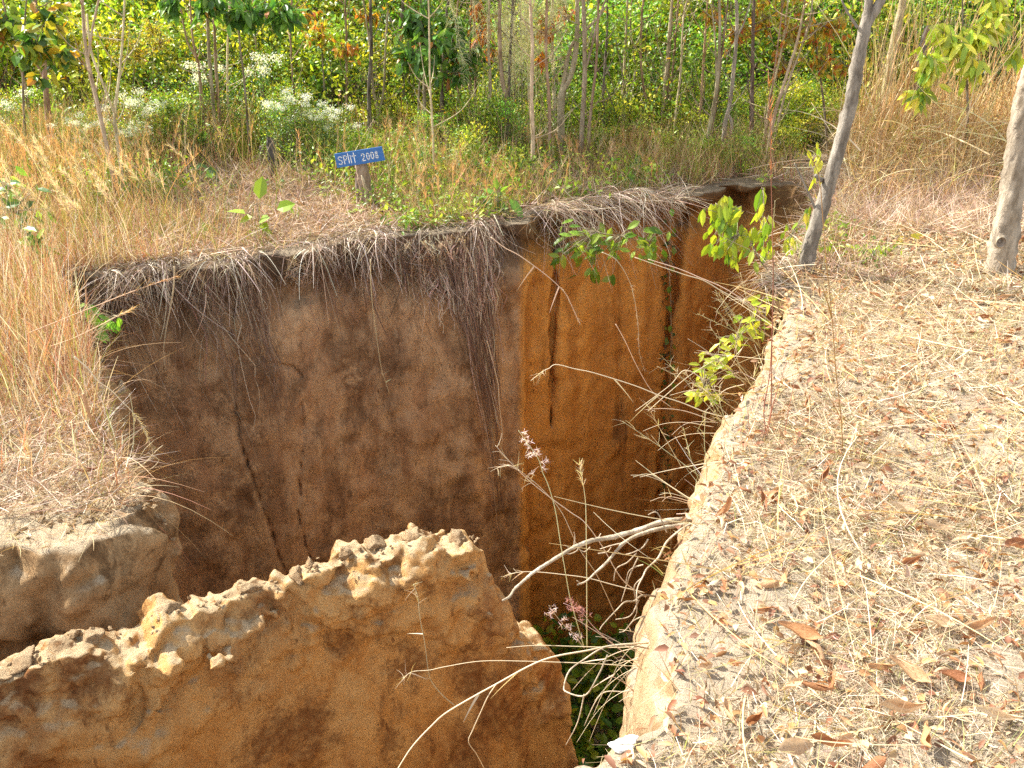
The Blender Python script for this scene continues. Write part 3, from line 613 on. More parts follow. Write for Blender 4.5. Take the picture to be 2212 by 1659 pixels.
# ---- crowns in the picture
def crown_at(name, label, cat, spots, leafn, L, cols, w, hang=1.0, group=None, stem=None, seedcol=(0.2, .14, .08), fold=.25, lw=(.38, .52), jitter=0.03, clump=7):
    """spots: (u, v, radius px, depth y). clumps of leaves round short twigs"""
    u, v, r, Yc = spots[0]; c0 = at_y(u, v, Yc)
    root = empty(name, [c0[0], Yc, Z0(c0[0], Yc)], label, cat, group); b = np.array(root.location)
    mb, tw = MB(), MB()
    for (u, v, r, Yc) in spots:
        cc = at_y(u, v, Yc); R = r * px(cc); n = int(leafn * (r / spots[0][2]) ** 2); m = max(1, n // clump)
        tips = cc + nrm(rng.normal(size=(m, 3))) * (R * rng.uniform(.15, 1, (m, 1)) ** .6) * [1, .8, 1]
        for q in tips:
            k_ = clump; s = q - cc; st = q - nrm(s + [0, 0, .2 * R]) * min(.14, R)
            tube(tw, [st - b, (st + q) / 2 + [0, 0, .01] - b, q - b], [.003, .002, .001], seedcol, 4)
            t = rng.uniform(0, 1, (k_, 1)); pc = st + (q - st) * t + rng.normal(size=(k_, 3)) * jitter * .3
            axd = nrm(rng.normal(size=(k_, 3)) * .7 + nrm(s)[None] * .35 + [0, 0, -hang])
            leaves(mb, pc - b, axd, nrm(rng.normal(size=(k_, 3)) * .6 + [0, -.4, .8]), L * rng.uniform(.6, 1.15, k_), L * rng.uniform(*lw, k_), pick(cols, w, k_, .2), fold, rng.uniform(0, .35, k_))
        if stem is None: continue
    if stem:
        S = [at_y(*p) for p in stem]; tube(tw, [p - b for p in S], np.linspace(.012, .004, len(S)), seedcol, 6, .05)
    tw.build('twigs', M_BARK, root); mb.build('foliage', M_LEAF, root, smooth=False)
    return root
BL = [(0.07, 0.18, 0.03), (0.12, 0.28, 0.04), (0.20, 0.38, 0.05), (0.46, 0.20, 0.03)]
crown_at('young_tree', 'young tree with big dark green hanging leaves right of the board', 'tree', [(930, 95, 80, 7.9), (885, 110, 55, 7.7), (985, 150, 45, 7.9), (900, 40, 60, 8.0), (975, 60, 55, 8.1), (1010, 120, 38, 8.1)], 330, .105, BL, [4, 4, 2, .7], 0.8, stem=[(905, 330, 7.9), (905, 200, 7.9), (915, 120, 7.9)])
YG = [(0.30, 0.36, 0.03), (0.20, 0.30, 0.03), (0.48, 0.40, 0.03), (0.55, 0.28, 0.03)]
crown_at('young_tree', 'young tree with round yellow and green leaves at top left', 'tree', [(70, 90, 70, 6.6), (20, 50, 60, 6.8), (100, 30, 60, 7.0), (130, 110, 30, 6.7), (85, 165, 22, 6.5)], 170, .10, [(0.08, .17, .03), *YG], [5, 2, 3, 2, 1], .7, stem=[(60, 372, 6.9), (52, 250, 6.9), (50, 120, 6.9), (60, -40, 6.9)], lw=(.5, .7))
crown_at('young_tree', 'young tree whose dark leaves hang into the top edge, above the stem bundle', 'tree', [(520, 15, 60, 7.6), (600, 22, 55, 7.7), (440, -5, 60, 7.5), (365, -5, 40, 7.3)], 190, .11, BL, [3, 4, 3, .2], 1.2, stem=[(540, 345, 7.7), (530, 200, 7.7), (515, 60, 7.7), (510, -60, 7.7)])
OR = [(0.60, 0.26, 0.03), (0.66, 0.42, 0.04), (0.50, 0.46, 0.05), (0.30, 0.33, 0.04), (0.5, .14, .03)]
crown_at('young_tree', 'young tree with yellow and orange leaves left of the leaning grey tree', 'tree', [(1720, 60, 70, 7.9), (1800, 50, 60, 7.9), (1650, 30, 60, 8.1), (1770, 120, 55, 7.8), (1700, 130, 45, 7.9), (1830, 140, 28, 7.7), (1590, 70, 50, 8.2), (1540, 30, 45, 8.2)], 260, .062, OR, [2.5, 3, 4, 3, 1], .9, stem=[(1790, 350, 8.0), (1780, 230, 8.0), (1765, 110, 7.9), (1750, -30, 7.9)])
crown_at('young_tree', 'young tree with orange leaves hanging between the reeds', 'tree', [(1040, 60, 38, 8.3), (1185, 60, 40, 8.2), (1170, 120, 24, 8.0), (1035, 20, 30, 8.3), (1060, 105, 24, 8.2), (1215, 20, 26, 8.3)], 85, .10, [(0.62, .22, .02), (.68, .36, .03), (.5, .12, .02), (.3, .33, .05)], [4, 3, 1, 2], 1.4, stem=[(1110, 335, 8.3), (1112, 200, 8.3), (1110, 60, 8.3), (1112, -40, 8.3)], lw=(.28, .4))
crown_at('young_tree', 'young tree with big bright yellow-green drooping leaves at upper right', 'tree', [(2060, 80, 60, 6.9), (2130, 60, 60, 6.9), (2010, 130, 55, 6.8), (1990, 190, 40, 6.8), (2160, 10, 60, 7.0), (2105, 130, 45, 6.9), (2195, 110, 35, 6.9)], 110, .13, [(0.62, .62, .08), (.48, .56, .06), (.70, .66, .18), (.25, .38, .05)], [3, 4, 1.5, 1], 1.2, stem=[(2085, 360, 7.0), (2090, 220, 7.0), (2080, 60, 7.0), (2080, -60, 7.0)], lw=(.28, .4))
crown_at('young_tree', 'young tree with orange leaf tufts above the blue board', 'tree', [(690, 70, 45, 8.6), (745, 100, 36, 8.4), (660, 30, 40, 8.8), (800, 30, 40, 8.6)], 150, .075, OR, [3, 2, 3, 3, 1], 1.0, stem=[(705, 320, 8.6), (700, 180, 8.6), (692, 60, 8.6)])
crown_at('bush', 'feathery golden bush with fine fern-like leaves behind the forked grey sapling', 'bush', [(295, 110, 60, 8.3), (340, 90, 40, 8.3), (250, 75, 45, 8.4), (330, 60, 45, 8.5)], 900, .028, [(0.60, .48, .03), (.50, .46, .04), (.35, .40, .04), (.62, .36, .03)], [4, 3, 2, 1], .2, stem=[(280, 330, 8.4), (284, 230, 8.4), (292, 130, 8.4)], clump=14, lw=(.3, .4))

# ---- shrubs: a dozen meshes, placed many times behind the saplings
def shrub_mesh(n, L, cols, w, R=0.62, H=1.5, flowers=0, hang=.15):
    mb = MB(); m = 46
    cen = np.stack([rng.normal(0, R * .45, m), rng.normal(0, R * .45, m), rng.uniform(.10, 1, m) ** .8 * H], 1)
    k = rng.integers(0, m, n); s = rng.normal(size=(n, 3)) * np.array([.12, .12, .10])
    c = cen[k] + s; out = nrm(c - [0, 0, H * .45])
    ax = nrm(rng.normal(size=(n, 3)) * .8 + out * .6 + [0, 0, -hang]); no = nrm(out * .5 + rng.normal(size=(n, 3)) * .6 + [0, 0, .9])
    base = pick(cols, w, m, .25)[k]; col = np.clip(base * (1 + rng.normal(0, .22, (n, 1))), .004, .9)
    odd = rng.random(n) < .14; col[odd] = pick([GREENS[2], GREENS[4], GREENS[5], GREENS[0]], [4, 1.2, .6, 3], int(odd.sum()), .2)
    leaves(mb, c, ax, no, L * rng.uniform(.5, 1.25, n), L * rng.uniform(.34, .55, n), col, rng.uniform(.05, .5, n), rng.uniform(0, .4, n))
    fo = mb.mesh('foliage', M_LEAF, smooth=False)
    mb = MB()
    for q in cen[:26]:
        tube(mb, [np.array([q[0] * .12, q[1] * .12, -.05]), np.array([q[0] * .55, q[1] * .55, q[2] * .55]), q], [.010, .006, .002], (0.17, 0.12, 0.08), 5)
    st = mb.mesh('stems', M_BARK); fl = None
    if flowers:
        mb = MB(); m2 = flowers; top = cen[np.argsort(-(cen[:, 2] - np.abs(cen[:, 0])))[:m2]] if m2 < m else cen
        nf = 300; kk = rng.integers(0, len(top), nf * len(top) // 3)
        n2 = len(kk); c = top[kk] + rng.normal(size=(n2, 3)) * [.055, .055, .035] + [0, -.05, .05]
        leaves(mb, c, rdir(n2, .2), rdir(n2, .3), rng.uniform(.018, .036, n2), rng.uniform(.014, .028, n2), jit((.80, .82, .84), n2, .08), .3, .1)
        fl = mb.mesh('blossoms', M_FLUFF, smooth=False)
    return fo, st, fl
KINDS = [shrub_mesh(1700, .085, [GREENS[0], GREENS[1], GREENS[3]], [3, 3, 2]),
         shrub_mesh(1800, .078, [GREENS[1], GREENS[2], GREENS[0], GREENS[4]], [3, 3, 2, .4]),
         shrub_mesh(1500, .092, [GREENS[2], GREENS[4], GREENS[1], GREENS[5]], [3, .8, 3, .4]),
         shrub_mesh(2400, .058, [GREENS[0], GREENS[3], GREENS[1]], [3, 2, 2]),
         shrub_mesh(2400, .055, [(0.14, .24, .06), (.24, .33, .07), GREENS[3]], [3, 3, 1], flowers=16),
         shrub_mesh(2600, .05, [(0.12, .20, .05), GREENS[0], GREENS[3]], [3, 3, 2], flowers=6),
         shrub_mesh(6200, .030, [(0.22, .33, .03), (.14, .26, .03), (.34, .40, .04)], [3, 3, 2], R=.7, H=.95, hang=-.1)]
def shrub(kind, x, y, sc_, label, group=None, zs_=1.0, sink=.05):
    r = empty('shrub', (x, y, Z0(x, y) - sink), label, 'shrub', group); fo, st, fl = KINDS[kind]
    for nm, me in (('foliage', fo), ('stems', st), ('blossoms', fl)):
        if me:
            o = link(nm, me, r)
    r.rotation_euler = (rng.normal(0, .06), rng.normal(0, .06), rng.uniform(0, 6.28)); r.scale = (sc_ * rng.uniform(.9, 1.15), sc_ * rng.uniform(.9, 1.15), sc_ * zs_)
    return r
def xat(u, y): return float(at_y(u, 300, y)[0])
for u, y, s_, k_, lab in [(330, 7.5, .42, 4, 'white-flowering shrub just right of the forked grey sapling'), (265, 7.2, .30, 4, 'small white-flowering shrub behind the forked grey sapling'), (620, 7.6, .42, 4, 'white-flowering shrub above the charred stump'),
                       (700, 7.7, .36, 4, 'white-flowering shrub between the charred stump and the board'), (425, 7.9, .52, 5, 'sparsely flowering shrub behind the stem bundle'), (190, 7.3, .32, 4, 'low shrub with a few white flowers beside the dark brown trunk'), (575, 8.0, .56, 5, 'tall shrub with scattered white flowers beyond the charred stump'), (45, 7.5, .42, 5, 'pale-flowered shrub near the left edge')]:
    shrub(k_, xat(u, y), y, s_, lab, 'white-flowering shrubs beyond the split')
for u, y, s_ in [(1335, 8.6, .62), (1400, 9.0, .7), (1290, 9.2, .75), (1480, 9.4, .6), (1220, 8.9, .55), (1350, 10.2, .95), (1700, 8.8, .55), (1760, 8.6, .6), (1560, 9.2, .5)]:
    shrub(6, xat(u, y), y, s_, 'low feathery light green shrub in the undergrowth between the thin trunks', 'feathery undergrowth shrubs')
for i_, u in enumerate(np.arange(-60, 1760, 74)):
    u = u + rng.normal(0, 16); y = 8.15 + rng.uniform(0, .5)
    shrub([1, 2, 0, 1][i_ % 4], xat(u, y), y, rng.uniform(.22, .42), 'knee-high bright green shrub at the foot of the thicket', 'knee-high shrubs along the foot of the thicket')
for i_, u in enumerate(np.arange(-40, 1720, 78)):
    u = u + rng.normal(0, 20); y = 7.25 + rng.uniform(0, .7)
    if 545 < u < 635 or 730 < u < 845: continue
    shrub([3, 1, 0][i_ % 3], xat(u, y), y, rng.uniform(.13, .27) * (1.7 if u < 1150 else 1), 'small leafy bush among the grass and the bases of the thin trunks', 'small bushes among the bases of the thin trunks')
G_ROW = 'leafy shrubs filling the background'
LBL = ['mid green glossy shrub in the leafy background thicket', 'fresh green shrub in the leafy background thicket', 'yellowish green shrub in the leafy background thicket', 'dark small-leaved shrub in the leafy background thicket']
for row, (y, st, s0) in enumerate([(8.9, 165, .80), (9.7, 150, 1.0), (10.7, 150, 1.2), (12.2, 150, 1.45), (14.2, 150, 1.8), (17, 170, 2.3)]):
    for u in np.arange(-260 + 40 * (row % 3), 2500, st):
        u = u + rng.normal(0, 30); yy = y + rng.normal(0, .22)
        if row == 0 and (u > 1560): continue
        w = [3, 3, 1.5, 1.4] if u < 700 else ([2.8, 2.4, .7, 2.6] if u < 1300 else [2.5, 1.5, 1.0, 3.5])
        k_ = rng.choice(4, p=np.array(w) / sum(w)); shrub(k_, xat(u, yy), yy, s0 * rng.uniform(.8, 1.15), LBL[k_], LBL[k_].replace(' shrub', ' shrubs'), sink=.10)

# ================================================================== grasses and litter (nobody could count them)
def stuff(o, label, cat): return tag(o, label, cat, kind='stuff')
def scatter(n, xr, yr, cond):
    out = []; got = 0
    while got < n:
        X = rng.uniform(*xr, n * 2); Y = rng.uniform(*yr, n * 2); k = cond(X, Y); P = np.stack([X[k], Y[k]], 1); out.append(P); got += len(P)
    P = np.concatenate(out)[:n]; return np.concatenate([P, hgt(P[:, 0], P[:, 1])[:, None]], 1)
def inview(X, Y, m=60):
    t = Y * CP + CAMZ * SP; u = 1106 + F * X / t; v = 829.5 + F * (CAMZ * CP - Y * SP) / t * 1.0
    return (u > -m) & (u < 2212 + m) & (v < 1659 + m * 2)
flat = lambda n, z=.12: nrm(np.concatenate([rng.normal(size=(n, 2)), rng.normal(0, z, (n, 1)) + z], 1))
# flattened straw on the right bank
mb = MB()
def bank(X, Y): return (pit_d(X, Y) > .035) & (X > 0) & inview(X, Y)
for n, xr, yr, L, W in ((30000, (.05, 1.6), (1.2, 2.6), .085, .0017), (42000, (.2, 3.0), (2.4, 4.6), .11, .0023), (30000, (1.3, 4.6), (4.4, 7.6), .14, .0034)):
    P = scatter(n, xr, yr, bank); dd = pit_d(P[:, 0], P[:, 1]); keepm = rng.random(n) < np.clip((dd - .07) / .34, .04, 1) * np.clip(.75 + 1.2 * noisep(P * [1, 1, 0], .16, 42) + .9 * noisep(P * [1, 1, 0], .5, 43), .12, 1); P = P[keepm]; n = len(P)
    clump = noisep(P * [1, 1, 0], .22, 41)[:, None]
    P[:, 2] += rng.uniform(0, .022, n)
    d = flat(n, .22 + .0); LL = L * .72 * rng.gamma(1.7, .55, n)
    ribbons(mb, P - d * LL[:, None] * .5 * (rng.random((n, 1)) < .8), d, LL, W * rng.uniform(.5, 1.5, n), rng.normal(0, .3, (n, 3)) * LL[:, None] * [1, 1, .25], np.clip(pick([(0.62, .51, .35), (.46, .34, .21), (.74, .66, .50), (.22, .14, .085), (.38, .34, .18), (.54, .40, .30)], [3.5, 2.6, 3.4, 3.4, .7, 2], n, .14) * (1 + .12 * clump), 0, .9), 3, .3)
tc = scatter(330, (.25, 3.4), (1.35, 6.2), lambda X, Y: bank(X, Y) & (pit_d(X, Y) > .14)); P = np.repeat(tc, 34, 0); n = len(P); s_ = rng.normal(size=(n, 3)) * [.028, .028, 0]; P = P + s_; sz_ = np.repeat(rng.uniform(.5, 1.6, len(tc)), 34)
ribbons(mb, P, nrm(s_ * 14 + rng.normal(size=(n, 3)) * .5 + [0, 0, .55]), rng.uniform(.03, .085, n) * sz_, rng.uniform(.0013, .003, n), rng.normal(0, .02, (n, 3)) + [0, 0, -.015], pick([(0.56, .44, .26), (.34, .23, .13), (.22, .14, .08), (.40, .40, .14), (.70, .60, .42)], [3, 3, 2.5, .8, 2], n), 4)
P = scatter(5200, (.15, 3.2), (1.2, 6.2), bank); n = len(P); d = nrm(flat(n, .8) + [0, 0, .5]); LL = rng.uniform(.03, .11, n)
ribbons(mb, P, d, LL, rng.uniform(.0015, .0032, n), rng.normal(0, .02, (n, 3)), pick([(0.60, .46, .24), (.50, .42, .18), (.30, .34, .08), (.36, .2, .1)], [4, 2, .8, 1], n), 4)
P = scatter(330, (.3, 3.2), (1.3, 6.2), bank); n = len(P); d = flat(n, .10); LL = rng.uniform(.22, .6, n); P[:, 2] += .012
ribbons(mb, P, d, LL, rng.uniform(.0028, .0055, n), rng.normal(0, .10, (n, 3)) * [1, 1, .15], pick([(0.74, .62, .40), (.56, .38, .16), (.66, .5, .26)], [3, 1.5, 2], n, .1), 7, .3)
stuff(mb.build('straw', M_STRAW), 'flattened pale dry straw covering the bank on the right', 'straw')
# small crumbs of leaf litter on the bank
mb = MB()
P = scatter(4600, (.1, 3.6), (1.2, 6.6), bank); n = len(P); P[:, 2] += .022
leaves(mb, P, flat(n, .15), rdir(n, .6), rng.uniform(.015, .045, n), rng.uniform(.008, .024, n), pick([(0.46, .23, .10), (.54, .35, .20), (.22, .10, .05), (.62, .45, .28)], [3, 2, 4, 1], n), .6, .4)
stuff(mb.build('leaf_litter', M_STRAW), 'small broken leaf scraps among the straw on the right bank', 'leaf litter')
# gravelly crumbs on bare clay near the rims
# left ledge: dense upright red-brown grass
mb = MB()
def ledge(X, Y): return (pit_d(X, Y) > .02) & (X < -.9) & (Y < 5.0) & (Y > 2.55 + .3 * rng.random(X.shape))
def ledge2(X, Y): return (pit_d(X, Y) > .02) & (X < -.9) & (Y > 2.1) & (Y < 5.0)
P = scatter(6800, (-3.4, -.95), (2.5, 5.0), lambda X, Y: ledge(X, Y) & inview(X, Y, 200)); n = len(P)
hh = np.clip((P[:, 1] - 2.5) / 1.1, .22, 1); LL = rng.uniform(.08, .40, n) * hh
d = nrm(rng.normal(size=(n, 3)) * .20 + [.06, -.03, 1]); c = pick(RED + [(0.74, .66, .52)], [4, 2, 4.5, 1.6, 2.4, 2], n)
ribbons(mb, P, d, LL, rng.uniform(.0018, .0040, n), rng.normal(0, .22, (n, 3)) * LL[:, None] + [0, 0, -.02], c, 5, .15)
P = scatter(13000, (-3.4, -.95), (2.35, 5.0), lambda X, Y: ledge2(X, Y) & (Y > 2.45) & inview(X, Y, 200)); n = len(P); P[:, 2] += rng.uniform(0, .05, n)
d = flat(n, .3); LL = rng.uniform(.04, .16, n)
ribbons(mb, P, d, LL, rng.uniform(.0016, .0034, n), rng.normal(0, .3, (n, 3)) * LL[:, None], pick([(0.60, .48, .36), (.40, .24, .16), (.72, .64, .52), (.20, .12, .08), (.5, .36, .22)], [3, 3, 2, 3, 2], n), 3)
P = scatter(1200, (-3.4, -.95), (2.6, 5.0), lambda X, Y: ledge(X, Y) & inview(X, Y, 200)); n = len(P); LL = rng.uniform(.10, .40, n) * np.clip((P[:, 1] - 2.4) / 1.0, .35, 1)
ribbons(mb, P, nrm(rng.normal(size=(n, 3)) * .16 + [.03, 0, 1]), LL, rng.uniform(.0035, .0065, n), rng.normal(0, .16, (n, 3)) * LL[:, None], pick([(0.78, .70, .56), (.52, .22, .13), (.60, .44, .28), (.34, .36, .10)], [4, 3, 3, 1.2], n), 6, .25)
# clumps leaning over the corner and the rim
for u, v, m in [(300, 1050, 22), (285, 1000, 12), (240, 900, 16), (212, 790, 18), (190, 720, 24), (165, 660, 26)]:
    q = gp(u, v); n = m; P = q + rng.normal(size=(n * 3, 3)) * [.06, .08, .01]; P = P[pit_d(P[:, 0], P[:, 1]) > .015][:m]; n = len(P); d = nrm(rng.normal(size=(n, 3)) * .55 + [.30, -.1, .7]); LL = rng.uniform(.12, .42, n)
    ribbons(mb, P, d, LL, rng.uniform(.0018, .0034, n), (rng.normal(0, .2, (n, 3)) + [.15, 0, -.5]) * LL[:, None], pick(RED, [3, 4, 1, 3, .6], n), 6)
stuff(mb.build('dry_grass', M_STRAW), 'dense reddish dry grass growing on the ledge at the left', 'grass')
mb = MB()
P = scatter(1500, (-1.6, -1.0), (2.1, 2.75), lambda X, Y: (pit_d(X, Y) > .01)); n = len(P)
P2 = scatter(2600, (-2.4, -1.0), (2.2, 3.0), lambda X, Y: (pit_d(X, Y) > .01)); n = len(P2)
ribbons(mb, P2 + [0, 0, .008], flat(n, .15), rng.uniform(.015, .07, n), rng.uniform(.0012, .003, n), rng.normal(0, .01, (n, 3)), pick(STRAW + [(.2, .14, .1)], [4, 3, 3, 2, 2], n), 2)
stuff(mb.build('grass_crumbs', M_STRAW), 'short straw bits strewn on the bare corner of the ledge', 'straw')

# strip between the rim and the scrub, left and middle
mb = MB()
def strip(X, Y): return (pit_d(X, Y) > .03) & (Y > 4.6) & (Y < 8.4) & (X < 2.2) & inview(X, Y, 80)
P = scatter(36000, (-4.6, 2.2), (4.7, 8.2), strip); n = len(P); P[:, 2] += rng.uniform(0, .03, n)
ribbons(mb, P, flat(n, .25), rng.uniform(.05, .22, n), rng.uniform(.003, .0055, n), rng.normal(0, .03, (n, 3)), pick([(0.46, .31, .22), (.64, .53, .42), (.22, .13, .085), (.50, .31, .18)], [4, 2.5, 3, 2], n), 3)
def pr(X, Y):
    k = noisep(np.stack([X, Y, 0 * X], 1), .7, 51); return rng.random(len(X)) < np.clip(.55 + k * .7 - X * .13 + (Y - 6) * .1, .08, 1)
P = scatter(30000, (-4.6, 2.2), (4.8, 8.3), lambda X, Y: strip(X, Y) & pr(X, Y)); n = len(P); left = np.clip((-P[:, 0]) / 2.5, 0, 1)
far = np.clip((P[:, 1] - 5.2) / 1.6, .25, 1)
LL = (.06 + .5 * rng.random(n) ** 1.6) * (.75 + .25 * left) * np.clip(far, .45, 1) * np.where((P[:, 0] > -1.45) & (P[:, 0] < -.75) & (P[:, 1] < 6.4), .45, 1); d = nrm(rng.normal(size=(n, 3)) * .28 + [0, 0, 1])
ribbons(mb, P, d, LL, rng.uniform(.0028, .0052, n), rng.normal(0, .22, (n, 3)) * LL[:, None], pick(RED + [(0.26, .34, .05)], [3, 2.5, 2.5, 3.5, 2.5, 3.5], n), 5, .2)
stuff(mb.build('meadow_grass', M_STRAW), 'brown and reddish grass between the split and the saplings', 'grass')
# grass heads: narrow reddish plumes
mb = MB()
P = scatter(620, (-4.4, 1.2), (5.7, 8.2), lambda X, Y: strip(X, Y) & pr(X, Y) & ~((np.abs(X + 1.05 - (Y - 6.4) * .12) < .26) & (Y < 6.6)) & (np.abs(1106 + F * X / (Y * CP + CAMZ * SP) - 585) > 30)); n = len(P)
for q in P:
    H = rng.uniform(.26, .52) * (.7 if q[0] > -.6 else 1.0); lean = rng.normal(0, .08, 3) * [1, 1, 0]; c = jit((0.56, .33, .17) if rng.random() < .75 else (.66, .50, .34), 1, .1)
    ribbons(mb, q[None], np.array([[0, 0, 1.]]), H, .0035, (lean * 1.2)[None], c, 5, .6)
    m = 26; t = rng.uniform(.62, 1.02, m)[:, None]; pc = q + np.array([0, 0, 1.]) * H * t + lean * 1.2 * t ** 2
    ribbons(mb, pc, nrm(rng.normal(size=(m, 3)) * .35 + [0, 0, 1]), rng.uniform(.02, .06, m), .0030, rng.normal(0, .01, (m, 3)), jit(c[0], m, .1), 2, .3)
stuff(mb.build('grass_plumes', M_FLUFF), 'narrow reddish seed plumes standing over the grass beyond the split', 'grass')
# pale leaning plumes at the left edge
mb = MB()
for i in range(46):
    x0 = rng.uniform(-3.5, -2.15); q = np.array([x0, rng.uniform(5.2, 6.4), 0]); H = rng.uniform(.40, .72) * (1.0 if x0 < -2.9 else .7)
    b_ = np.array([-.42, -.05, -.10]) * rng.uniform(.5, 1.3); c = jit((.74, .62, .46), 1, .06)
    ribbons(mb, q[None], np.array([[.12, 0, 1.]]), H, .004, (b_ * H)[None], c, 7, .5)
    m = 60; t = rng.uniform(.70, 1.0, m)[:, None]; pc = q + np.array([.12, 0, 1.]) * H * t + b_ * H * t ** 2; td = nrm(np.array([.12, 0, 1.]) + 2 * b_ * t)
    ribbons(mb, pc, nrm(td + rng.normal(size=(m, 3)) * .28), rng.uniform(.02, .05, m), .0035, rng.normal(0, .01, (m, 3)), jit(c[0], m, .08), 2, .3)
stuff(mb.build('pale_plumes', M_FLUFF), 'pale silky grass plumes leaning left at the left edge', 'grass')

# tall dry reeds at the upper right
mb = MB()
def reedz(X, Y): return (pit_d(X, Y) > .12) & (X > 1.75) & (Y > 5.6) & inview(X, Y, 200) & (1106 + F * X / (Y * CP + CAMZ * SP) > 1790 + 60 * rng.random(np.shape(X)))
P = scatter(850, (1.9, 5.6), (6.3, 9.0), lambda X, Y: reedz(X, Y) & (Y > 6.35 + .12 * X)); n = len(P); LL = rng.uniform(.5, 1.5, n)
d = nrm(rng.normal(size=(n, 3)) * .16 + [.05, 0, 1]); ribbons(mb, P, d, LL, rng.uniform(.004, .010, n), rng.normal(0, .14, (n, 3)) * LL[:, None], pick([(0.62, .38, .16), (.72, .56, .32), (.46, .24, .10), (.50, .46, .14)], [4, 4, 2, 1], n), 7, .25)
P = scatter(13000, (1.75, 5.6), (6.1, 8.8), reedz); n = len(P); P[:, 2] += rng.uniform(0, .42, n) ** 1.3 * np.clip((P[:, 1] - 6.1) * 1.6, .05, 1.2)
d = nrm(rng.normal(size=(n, 3)) + [0, 0, .35]); LL = rng.uniform(.08, .34, n)
ribbons(mb, P, d, LL, rng.uniform(.003, .007, n), rng.normal(0, .35, (n, 3)) * LL[:, None], pick([(0.60, .40, .18), (.70, .54, .30), (.40, .22, .10), (.45, .46, .10)], [4, 3, 2, .8], n), 4, .2)
P = scatter(150, (2.0, 5.0), (6.2, 8.0), reedz); n = len(P); P[:, 2] += rng.uniform(0, .3, n)
ribbons(mb, P, nrm(rng.normal(size=(n, 3)) * [1, .6, .3] + [0, 0, .5]), rng.uniform(.5, 1.2, n), rng.uniform(.005, .010, n), rng.normal(0, .18, (n, 3)) + [0, 0, -.25], pick(STRAW, [4, 2, 3, .5], n), 9, .3)
stuff(mb.build('dry_reeds', M_STRAW), 'tangle of tall dry orange-brown reeds behind the right bank', 'reeds')
mb = MB()
P = scatter(9000, (1.9, 4.6), (4.9, 6.9), lambda X, Y: (pit_d(X, Y) > .1) & (((X - 3.0) / 1.1) ** 2 + ((Y - 6.3) / .8) ** 2 < 1)); n = len(P); P[:, 2] += rng.uniform(0, .05, n)
ribbons(mb, P, nrm(rng.normal(size=(n, 3)) * [1, .6, .4] + [-.3, 0, .5]), rng.uniform(.08, .24, n), rng.uniform(.0028, .005, n), rng.normal(0, .03, (n, 3)), pick([(0.60, .45, .34), (.72, .60, .48), (.46, .30, .22)], [3, 2, 2], n), 3)
stuff(mb.build('pink_grass', M_STRAW), 'mound of matted pinkish dry grass in front of the reeds', 'grass')
# feathery reed clump in the middle of the saplings
for (u, y, m, lab) in ((1085, 7.9, 12, 'feathery pale reed clump left of the tall pale trunk'), (1165, 8.1, 12, 'feathery pale reed clump right of the tall pale trunk')):
    x = xat(u, y); r = empty('reed_clump', (x, y, Z0(x, y)), lab, 'reeds', 'feathery reed clumps'); st_, pl = MB(), MB()
    for i in range(m):
        q = rng.normal(size=3) * [.10, .10, 0]; H = rng.uniform(1.25, 1.9); b_ = rng.normal(0, .12, 3) * [1, 1, 0] + [0, 0, -.04]
        ribbons(st_, q[None], np.array([[0, 0, 1.]]), H, .006, b_[None], jit((.50, .47, .26), 1), 9, .4)
        k = 170; t = rng.uniform(.52, 1.0, k)[:, None]; pc = q + np.array([0, 0, 1.]) * H * t + b_ * t ** 2
        ribbons(pl, pc, nrm(rng.normal(size=(k, 3)) * [.5, .5, .3] + [0, 0, .35]), rng.uniform(.05, .14, k), .0028, np.array([0, 0, -.10]) + rng.normal(0, .03, (k, 3)), jit((.68, .66, .46), k, .08), 4, .3)
        k = 9; ribbons(st_, q + rng.normal(size=(k, 3)) * [.03, .03, 0], nrm(rng.normal(size=(k, 3)) * .22 + [0, 0, 1]), rng.uniform(.5, 1.1, k), .005, rng.normal(0, .16, (k, 3)) + [0, 0, -.1], pick([(.66, .56, .34), (.28, .32, .12)], [2, 1], k), 7)
    st_.build('stalks', M_STRAW, r); pl.build('plumes', M_FLUFF, r)

# low weeds between the saplings and on the strip
mb = MB()
def weeds(X, Y):
    k = noisep(np.stack([X, Y, 0 * X], 1), .45, 61); return strip(X, Y) & (rng.random(len(X)) < np.clip(.12 + k * .7 + (Y - 6.6) * .30 + X * .05, .0, 1))
P = scatter(900, (-4, 2.2), (5.0, 8.4), weeds); n = len(P); q = np.repeat(P, 22, 0); s = rng.normal(size=(len(q), 3)) * [.055, .055, .0]; q = q + s; q[:, 2] += rng.uniform(.01, .27, len(q)) * np.repeat(np.clip((P[:, 1] - 5.2) / 1.8, .3, 1), 22)
leaves(mb, q, nrm(s * 6 + rng.normal(size=(len(q), 3)) * .5 + [0, 0, .2]), rdir(len(q), 1.0), rng.uniform(.022, .055, len(q)), rng.uniform(.012, .026, len(q)), np.repeat(pick([(0.16, .30, .03), (.28, .40, .04), (.40, .46, .06), (.08, .18, .03)], [3, 4, 2, 1], n, .2), 22, 0), .3, .3)
stuff(mb.build('weeds', M_LEAF, smooth=False), 'low green weeds between the saplings and the rim', 'weeds')

